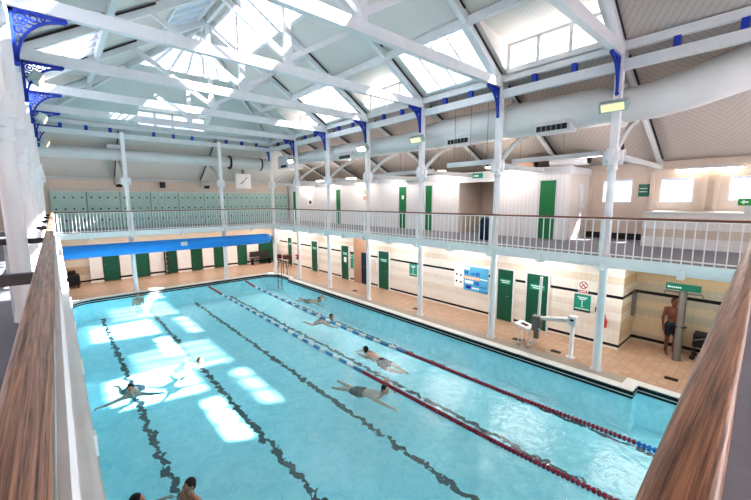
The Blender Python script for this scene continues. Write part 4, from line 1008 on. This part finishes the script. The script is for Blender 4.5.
mb = MB(); mb.box(11.95, 12.0, 15.05, 15.15, 0.8, 0.86); mb.build('wall_bracket', 'black', t)
t = thing('wall_phone', 'small dark box on the deck wall beside the shower-side column', 'box', (11.97, 15.55, 1.0)); mb = MB(); mb.bbox(11.92, 12.0, 15.3, 15.4, 1.1, 1.25, 0.01); mb.build('case', 'black', t)
t = thing('pipe_bracket', 'dark metal bracket with pipe on the side wall of the recess', 'bracket', (13.0, 14.66, 1.0)); mb = MB(); mb.box(13.05, 13.2, 14.6, 14.69, 0.9, 1.75); mb.build('plate', 'steel', t); mb = MB(); mb.tube([(13.1, 14.6, 1.72), (12.9, 14.55, 1.78), (12.9, 14.45, 1.78)], 0.03, 8); mb.build('pipe', 'gap', t)
# bin on the gallery
t = thing('litter_bin', 'rounded navy litter bin on the gallery in front of the alcove', 'bin', (11.5, 19.2, 3.18)); mb = MB(); mb.lathe([(0.2, 3.18), (0.23, 3.22), (0.26, 3.8), (0.25, 3.9), (0.16, 4.02), (0.02, 4.06)], (11.5, 19.2, 0), 18); mb.build('body', 'navy', t)
mb = MB(); mb.box(11.22, 11.26, 19.1, 19.3, 3.82, 3.92); mb.build('flap', 'black', t)
# dark push-cart behind the shower post
t = thing('equipment_cart', 'black cart with silver rails behind the shower post', 'cart', (13.0, 12.9, 0)); mb = MB(); mb.bbox(12.78, 13.2, 12.62, 13.08, 0.4, 0.8, 0.03); mb.build('tub', 'black', t)
mb = MB(); mb.tube([(12.72, 12.6, 0.62), (12.72, 12.82, 0.72), (12.72, 13.05, 0.62)], 0.015, 8); mb.tube([(12.72, 12.6, 0.42), (12.72, 12.62, 0.8)], 0.015, 8); mb.build('rail', 'steel', t)
for (a, b) in ((12.8, 12.6), (12.8, 13.05), (13.15, 12.6), (13.15, 13.05)): mb = MB(); mb.ell((a, b, 0.07), (0.03, 0.07, 0.07), 10, 8); mb.box(a-0.015, a+0.015, b-0.015, b+0.015, 0.07, 0.36); mb.build('castor', 'gap', t)
# loudspeakers and camera on the far wall
for x, nm, m in ((4.45, 'black loudspeaker on the far wall above the middle lockers', 'black'), (2.2, 'dark projector lamp on the far wall behind the first far column', 'gap'), (7.1, 'dark lamp on the far wall behind the second far column', 'gap')):
    t = thing('loudspeaker' if m == 'black' else 'wall_lamp', nm, 'loudspeaker' if m == 'black' else 'lamp', (x, 38.0, 5.55)); mb = MB(); mb.bbox(x-0.14, x+0.14, 37.78, 38.0, 5.55, 5.9, 0.02); mb.build('case', m, t); mb = MB(); mb.box(x-0.04, x+0.04, 38.0, 38.26, 5.68, 5.76); mb.build('wall_bracket', 'gap', t)
t = thing('junction_unit', 'cluttered pale unit with dark openings behind the shower-side column', 'electrical unit', (10.6, 14.9, 5.6)); mb = MB(); mb.bbox(10.35, 10.7, 14.75, 15.0, 5.65, 6.0, 0.02); mb.build('case', 'white_dull', t)
mb = MB(); mb.box(10.4, 10.6, 14.735, 14.75, 5.75, 5.95); mb.build('opening', 'gap', t); mb = MB(); mb.box(10.8, 10.95, 14.72, 14.9, 5.7, 6.15); mb.build('horn', 'black', t)
# drain grates
for (x, y, nm) in ((10.45, 15.95, 'beside the hoist post'), (10.9, 13.2, 'near the pool step'), (10.5, 17.25, 'ahead of the hoist seat'), (10.6, 21.9, 'between poster and teal notice'), (10.6, 26.2, 'in front of the navy door')):
    t = thing('drain_grate', 'small black floor drain on the deck %s' % nm, 'drain', (x, y, 0)); mb = MB(); mb.box(x-0.09, x+0.09, y-0.14, y+0.14, 0.0, 0.012); mb.build('grate', 'black', t)

# ------------------------------------------------------------------ people
def cap(mb, p0, p1, r0, r1): 
    mb.tube([p0, p1], [r0, r1], 12); mb.ell(p0, r0, 12, 8); mb.ell(p1, r1, 12, 8)
def fuse(mb, name, mat, parent, vox=0.012, smooth=4, org=None):
    me = bpy.data.meshes.new('tmp'); org = Vector(parent.location)
    me.from_pydata([Vector(v)-org for v in mb.v], [], mb.f); me.validate()
    bm = bmesh.new(); bm.from_mesh(me); bmesh.ops.remove_doubles(bm, verts=bm.verts, dist=1e-6); bmesh.ops.recalc_face_normals(bm, faces=bm.faces); bm.to_mesh(me); bm.free()
    o = bpy.data.objects.new('tmp', me); C.objects.link(o)
    r = o.modifiers.new('r', 'REMESH'); r.mode = 'VOXEL'; r.voxel_size = vox; r.use_smooth_shade = True
    s = o.modifiers.new('s', 'SMOOTH'); s.iterations = smooth; s.factor = 0.5
    dg = bpy.context.evaluated_depsgraph_get(); dg.update()
    me2 = bpy.data.meshes.new_from_object(o.evaluated_get(dg)); me2.name = name
    C.objects.unlink(o); bpy.data.objects.remove(o); bpy.data.meshes.remove(me)
    me2.materials.clear(); me2.materials.append(M[mat]); 
    me2.polygons.foreach_set('use_smooth', [True]*len(me2.polygons))
    ob = bpy.data.objects.new(name, me2); C.objects.link(ob); ob.parent = parent; return ob

def hand(mb, wrist, d, nrm, side, curl=0.25, s=1.0):
    """palm, four bent fingers and a thumb; d pointing direction, nrm back of the hand"""
    d = Vector(d).normalized(); nrm = (Vector(nrm)-d*Vector(nrm).dot(d)).normalized(); a = d.cross(nrm)*side; w = Vector(wrist)
    for k in (-1.0, -0.33, 0.33, 1.0): cap(mb, w+d*0.015*s, w+a*(0.03*k*s)+d*0.085*s, 0.02*s, 0.0125*s)
    for k, L in ((-1, 0.07), (-0.33, 0.082), (0.33, 0.086), (1, 0.075)):
        b = w+a*(0.031*k*s)+d*0.09*s; c = b+(d-nrm*curl+a*0.09*k).normalized()*L*0.5*s; e = c+(d-nrm*curl*2.4+a*0.09*k).normalized()*L*0.5*s
        cap(mb, b, c, 0.0105*s, 0.0098*s); cap(mb, c, e, 0.0098*s, 0.0088*s)
    b = w+a*0.03*s+d*0.03*s; c = b+(a*0.8+d*0.6-nrm*0.2).normalized()*0.045*s; e = c+(a*0.35+d*0.9-nrm*0.2).normalized()*0.035*s
    cap(mb, b, c, 0.0135*s, 0.0115*s); cap(mb, c, e, 0.0115*s, 0.0095*s)

def head(mb, hc, fwd, up):
    f = Vector(fwd).normalized(); u = (Vector(up)-f*Vector(up).dot(f)).normalized(); s = f.cross(u)
    R = Matrix((s, f, u)).transposed(); c = Vector(hc)
    mb.ell(c+u*0.025-f*0.01, (0.077, 0.096, 0.09), 18, 12, R); mb.ell(c-u*0.05+f*0.025, (0.058, 0.066, 0.07), 16, 10, R)   # skull and jaw
    mb.ell(c-u*0.1+f*0.062, (0.022, 0.02, 0.018), 10, 8, R)                               # chin
    cap(mb, c+u*0.012+f*0.088, c-u*0.025+f*0.105, 0.009, 0.014)                           # nose
    mb.ell(c-u*0.062+f*0.086, (0.024, 0.012, 0.012), 10, 8, R)                            # lips
    cap(mb, c+u*0.03+f*0.082-s*0.04, c+u*0.03+f*0.082+s*0.04, 0.012, 0.012)               # brow
    for k in (-1, 1): mb.ell(c-u*0.005+s*(0.077*k)-f*0.005, (0.012, 0.022, 0.032), 8, 8, R)
    return c, f, u, s, R

def person(label, hc, fwd, up, J, skin='skin', hairm='hair', trunks=True, trunkm='trunks', group=None, cover=None, hands=True, bald=False):
    """J: joints dict in world space (neck, chest, pelvis, sh_l.., el, wr, hip, kn, an, toe)"""
    base = Vector(J.get('base', J['pelvis'])); t = thing('person', label, 'person', tuple(base), group)
    mb = MB(); V = {k: Vector(v) for k, v in J.items()}
    c, f, u, s, R = head(mb, hc, fwd, up)
    cap(mb, V['neck'], c-u*0.06-f*0.01, 0.062, 0.055)
    shv = (V['sh_r']-V['sh_l']).normalized(); tor = (V['chest']-V['pelvis']).normalized(); fr = shv.cross(tor).normalized()
    Rt = Matrix((shv, fr, tor)).transposed()
    mb.ell(V['chest'], (0.165, 0.115, 0.19), 18, 12, Rt); mb.ell(V['chest'].lerp(V['pelvis'], 0.55), (0.135, 0.1, 0.2), 18, 12, Rt); mb.ell(V['pelvis'], (0.15, 0.115, 0.13), 18, 12, Rt)
    for k in ('l', 'r'):
        cap(mb, V['neck']-tor*0.02, V['sh_'+k]+tor*0.01, 0.055, 0.06); cap(mb, V['chest']+tor*0.06, V['sh_'+k], 0.09, 0.062)
        cap(mb, V['sh_'+k], V['el_'+k], 0.055, 0.04); cap(mb, V['el_'+k], V['wr_'+k], 0.042, 0.027)
        if hands:
            d = V['wr_'+k]-V['el_'+k]; nn = Vector(J.get('hn_'+k, (0, 0, 1)))
            if abs(d.normalized().dot(nn.normalized())) > 0.95: nn = fr
            hand(mb, V['wr_'+k], d, nn, 1 if k == 'l' else -1)
        cap(mb, V['pelvis'].lerp(V['hip_'+k], 0.7), V['hip_'+k], 0.1, 0.095); cap(mb, V['hip_'+k], V['kn_'+k], 0.088, 0.056); cap(mb, V['kn_'+k], V['an_'+k].lerp(V['kn_'+k], 0.65), 0.055, 0.058); cap(mb, V['an_'+k].lerp(V['kn_'+k], 0.65), V['an_'+k], 0.056, 0.036)
        cap(mb, V['an_'+k], V['toe_'+k], 0.038, 0.028)
    fuse(mb, 'body', skin, t, 0.011, 3)
    # hair shell: back and top of the skull
    mb = MB(); mb.ell(c+u*0.034-f*0.022, (0.084, 0.097, 0.094), 18, 12, R); mb.ell(c-u*0.02-f*0.05, (0.075, 0.058, 0.075), 16, 10, R)
    fuse(mb, 'hair', hairm, t, 0.011, 3)
    for k in (-1, 1): mb = MB(); mb.ell(c+u*0.012+s*(0.032*k)+f*0.088, (0.013, 0.008, 0.008), 8, 6, R); mb.build('eye', 'ink', t)
    if trunks:
        mb = MB(); mb.ell(V['pelvis'], (0.163, 0.127, 0.12), 18, 12, Rt)
        for k in ('l', 'r'): cap(mb, V['pelvis'].lerp(V['hip_'+k], 0.7), V['hip_'+k], 0.112, 0.108); cap(mb, V['hip_'+k], V['hip_'+k].lerp(V['kn_'+k], 0.6), 0.104, 0.088)
        fuse(mb, 'swim_trunks', trunkm, t, 0.014, 3)
    return t

def standing(x, y, face, z0=0.0, arms='down', h=1.0):
    """joints of an upright figure at (x, y) facing plan angle `face`"""
    f = Vector((math.cos(face), math.sin(face), 0)); s = Vector((math.sin(face), -math.cos(face), 0)); u = Vector((0, 0, 1)); o = Vector((x, y, z0))
    P = lambda a, b, c: o+(s*a+f*b+u*c)*h
    J = dict(neck=P(0, 0, 1.44), chest=P(0, 0.01, 1.25), pelvis=P(0, 0, 0.95), base=P(0, 0, 0), sh_l=P(-0.185, 0, 1.4), sh_r=P(0.185, 0, 1.4), hip_l=P(-0.09, 0, 0.88), hip_r=P(0.09, 0, 0.88),
             kn_l=P(-0.1, 0.02, 0.48), kn_r=P(0.1, 0.02, 0.48), an_l=P(-0.1, -0.02, 0.08), an_r=P(0.1, -0.02, 0.08), toe_l=P(-0.12, 0.14, 0.03), toe_r=P(0.12, 0.14, 0.03))
    J['hn_l'] = -s; J['hn_r'] = s
    if arms == 'down': J.update(el_l=P(-0.24, -0.02, 1.12), el_r=P(0.24, -0.02, 1.12), wr_l=P(-0.25, 0.06, 0.88), wr_r=P(0.25, 0.06, 0.88))
    elif arms == 'sweep': J.update(el_l=P(-0.36, 0.14, 1.22), el_r=P(0.36, 0.14, 1.22), wr_l=P(-0.52, 0.3, 1.14), wr_r=P(0.52, 0.3, 1.14), hn_l=u, hn_r=u)
    elif arms == 'front': J.update(el_l=P(-0.26, 0.16, 1.18), el_r=P(0.26, 0.16, 1.18), wr_l=P(-0.16, 0.38, 1.16), wr_r=P(0.18, 0.38, 1.16), hn_l=u, hn_r=u)
    return J, P(0, 0.015, 1.62), f, u

def floating(hx_, hy_, ang, zb=-0.3, arms='glide', head_up=0.1, legs='straight', bend=0.0):
    """joints of a prone swimmer, head at (hx_, hy_), travelling along plan angle ang"""
    f = Vector((math.cos(ang), math.sin(ang), 0)); s = Vector((math.sin(ang), -math.cos(ang), 0)); u = Vector((0, 0, 1)); o = Vector((hx_, hy_, zb))
    P = lambda a, b, c: o+s*a+f*b+u*c          # side, forward, up
    J = dict(neck=P(0, -0.14, 0.06), chest=P(0, -0.36, 0.04), pelvis=P(0, -0.7, -0.0), sh_l=P(-0.185, -0.2, 0.05), sh_r=P(0.185, -0.2, 0.05), hip_l=P(-0.09, -0.76, -0.02), hip_r=P(0.09, -0.76, -0.02), base=P(0, -0.7, 0))
    if legs == 'straight': J.update(kn_l=P(-0.1, -1.15, -0.08), kn_r=P(0.11, -1.15, 0.0), an_l=P(-0.1, -1.52, -0.02), an_r=P(0.14, -1.52, -0.08), toe_l=P(-0.1, -1.68, 0.0), toe_r=P(0.14, -1.68, -0.1))
    else: J.update(kn_l=P(-0.28, -0.95, -0.16), kn_r=P(0.28, -0.95, -0.16), an_l=P(-0.36, -1.28, -0.1), an_r=P(0.36, -1.28, -0.1), toe_l=P(-0.48, -1.36, -0.08), toe_r=P(0.48, -1.36, -0.08))
    if arms == 'glide': J.update(el_l=P(-0.22, 0.08, 0.06), el_r=P(0.22, 0.08, 0.04), wr_l=P(-0.12, 0.32, 0.04), wr_r=P(0.12, 0.32, 0.02))
    elif arms == 'crawl': J.update(el_l=P(-0.4, -0.22, 0.3), el_r=P(0.2, 0.06, 0.02), wr_l=P(-0.36, 0.0, 0.18), wr_r=P(0.16, 0.3, -0.03))
    elif arms == 'wide': J.update(el_l=P(-0.42, -0.04, 0.05), el_r=P(0.42, -0.04, 0.05), wr_l=P(-0.62, 0.1, 0.08), wr_r=P(0.62, 0.1, 0.08))
    elif arms == 'back': J.update(el_l=P(-0.34, -0.42, 0.14), el_r=P(0.22, 0.1, 0.02), wr_l=P(-0.4, -0.62, 0.2), wr_r=P(0.26, 0.33, -0.02))
    return J, P(0, 0.02, 0.16+head_up), f, (u*0.9+f*0.3*0).normalized()

A = math.radians
# breaststroke swimmer facing the viewpoint
J, hc, f, u = floating(0.23, 22.43, A(-100), -0.46, 'wide', 0.18, 'frog'); person('swimmer with dark hair doing breaststroke, arms spread, towards the viewpoint', hc, f, u, J, 'skin_pale', 'hair')
J, hc, f, u = floating(2.06, 22.95, A(-70), -0.42, 'wide', 0.14, 'frog'); person('swimmer with reddish hair in the dazzling patch of sunlit water', hc, f, u, J, 'skin_pale', 'hair_brown')
J, hc, f, u = floating(5.12, 18.02, A(-76), -0.43, 'crawl', 0.14); person('swimmer with black hair and raised arm right beside the red lane rope', hc, f, u, J, 'skin_pale', 'hair', True, 'trunks_b')
J, hc, f, u = floating(6.33, 20.22, A(93), -0.29, 'glide', 0.02); person('swimmer in dark trunks face down between the two lane ropes', hc, f, u, J, 'skin_pale', 'hair')
J, hc, f, u = floating(7.42, 23.75, A(-85), -0.46, 'glide', 0.2, 'frog'); person('dark-haired swimmer seen head and shoulders by the outer lane rope', hc, f, u, J, 'skin', 'hair')
J, hc, f, u = floating(8.72, 26.7, A(-80), -0.42, 'crawl', 0.06); person('swimmer splashing along the pool edge beside the columns', hc, f, u, J, 'skin', 'hair')
J, hc, f, u = standing(0.43, 17.66, A(200), -1.56, 'front'); person('person standing in the pool with bare back and short brown hair', hc, f, u, J, 'skin', 'hair_brown')
J, hc, f, u = standing(-0.27, 18.0, A(-20), -1.65, 'sweep'); person('person in the pool with only the dark top of the head showing', hc, f, u, J, 'skin', 'hair')
J, hc, f, u = standing(1.96, 33.1, A(-100), -1.66, 'down'); person('bather resting at the far pool edge below the blue roll', hc, f, u, J, 'skin', 'hair_brown')
J, hc, f, u = standing(12.85, 13.58, A(-150), 0.0, 'down'); person('bare-chested person in dark shorts standing behind the shower post', hc, f, u, J, 'skin_tan', 'hair_brown')

# ------------------------------------------------------------------ light
w = bpy.data.worlds.new('sky'); SC.world = w; w.use_nodes = True; nt = w.node_tree; bg = nt.nodes['Background']
tc = N(nt, 'ShaderNodeTexCoord'); no = N(nt, 'ShaderNodeTexNoise'); no.inputs['Scale'].default_value = 2.2; no.inputs['Detail'].default_value = 6
nt.links.new(tc.outputs['Generated'], no.inputs['Vector'])
r = N(nt, 'ShaderNodeValToRGB'); e = r.color_ramp.elements
e[0].position = 0.4; e[0].color = (0.62, 0.8, 1.0, 1); e[1].position = 0.6; e[1].color = (1, 1, 1, 1)
nt.links.new(no.outputs['Fac'], r.inputs[0]); nt.links.new(r.outputs[0], bg.inputs[0]); bg.inputs[1].default_value = 3.4
sd = bpy.data.lights.new('sun', 'SUN'); sd.energy = 165; sd.angle = 0.022; sd.color = (1, 0.95, 0.86); so = bpy.data.objects.new('sun', sd); C.objects.link(so)
so.rotation_euler = Vector((-0.79, 0.48, -1.0)).to_track_quat('-Z', 'Y').to_euler(); so.location = (30, 5, 40)

def lamp(kind, loc, e, size=0.4, col=(1, 0.95, 0.88)):  # every light made here is added unseen fill, without a fitting
    d = bpy.data.lights.new('lamp', kind); d.energy = e; d.color = col
    if kind == 'AREA': d.size = size
    else: d.shadow_soft_size = size
    o = bpy.data.objects.new('lamp', d); C.objects.link(o); o.location = loc
for k in range(9): lamp('AREA', (10.9, 11.5+3.231*k-0.8, 2.9), 42, 1.9)  # area fill added under the cubicle-side gallery to brighten the deck
for k in range(5): lamp('AREA', (-0.2+2.7*k, 36.0, 2.9), 45, 2.2)  # area fill added under the far gallery
lamp('AREA', (12.9, 12.6, 2.9), 4, 1.0)  # faint fill added for the shower recess
for k in range(8): lamp('POINT', (12.3, 12.6+3.231*k, 5.8), 14 if k < 1 else 40, 0.05, (1, 0.97, 0.93))  # point fill added along the gallery to brighten the cubicle fronts
for k in range(5): lamp('POINT', (-0.5+2.7*k, 36.2, 5.3), 16, 0.05)  # point fill added to brighten the locker gallery
# ------------------------------------------------------------------ camera
def make_camera():
    ya, pi_, ro = map(math.radians, (41.409, -7.738, -0.287))
    fwd = Vector((math.sin(ya)*math.cos(pi_), math.cos(ya)*math.cos(pi_), math.sin(pi_))); r_ = Vector((math.cos(ya), -math.sin(ya), 0)); u_ = r_.cross(fwd)
    rr_ = math.cos(ro)*r_+math.sin(ro)*u_; uu_ = -math.sin(ro)*r_+math.cos(ro)*u_
    cd = bpy.data.cameras.new('camera'); cd.sensor_fit = 'HORIZONTAL'; cd.sensor_width = 36; cd.lens = 361.562/751*36; cd.clip_start = 0.02; cd.clip_end = 300
    co = bpy.data.objects.new('camera', cd); C.objects.link(co)
    m = Matrix((rr_, uu_, -fwd)).transposed().to_4x4(); m.translation = Vector((-0.817, 11.615, 4.668)); co.matrix_world = m
    SC.camera = co
make_camera()
SC.view_settings.view_transform = 'Standard'; SC.view_settings.look = 'Medium High Contrast'; SC.view_settings.exposure = 0.34
SC.view_settings.use_white_balance = True; SC.view_settings.white_balance_temperature = 6700; SC.view_settings.white_balance_tint = 22
SC.cycles.max_bounces = 10; SC.cycles.diffuse_bounces = 6; SC.cycles.transparent_max_bounces = 12
SC.cycles.use_denoising = True
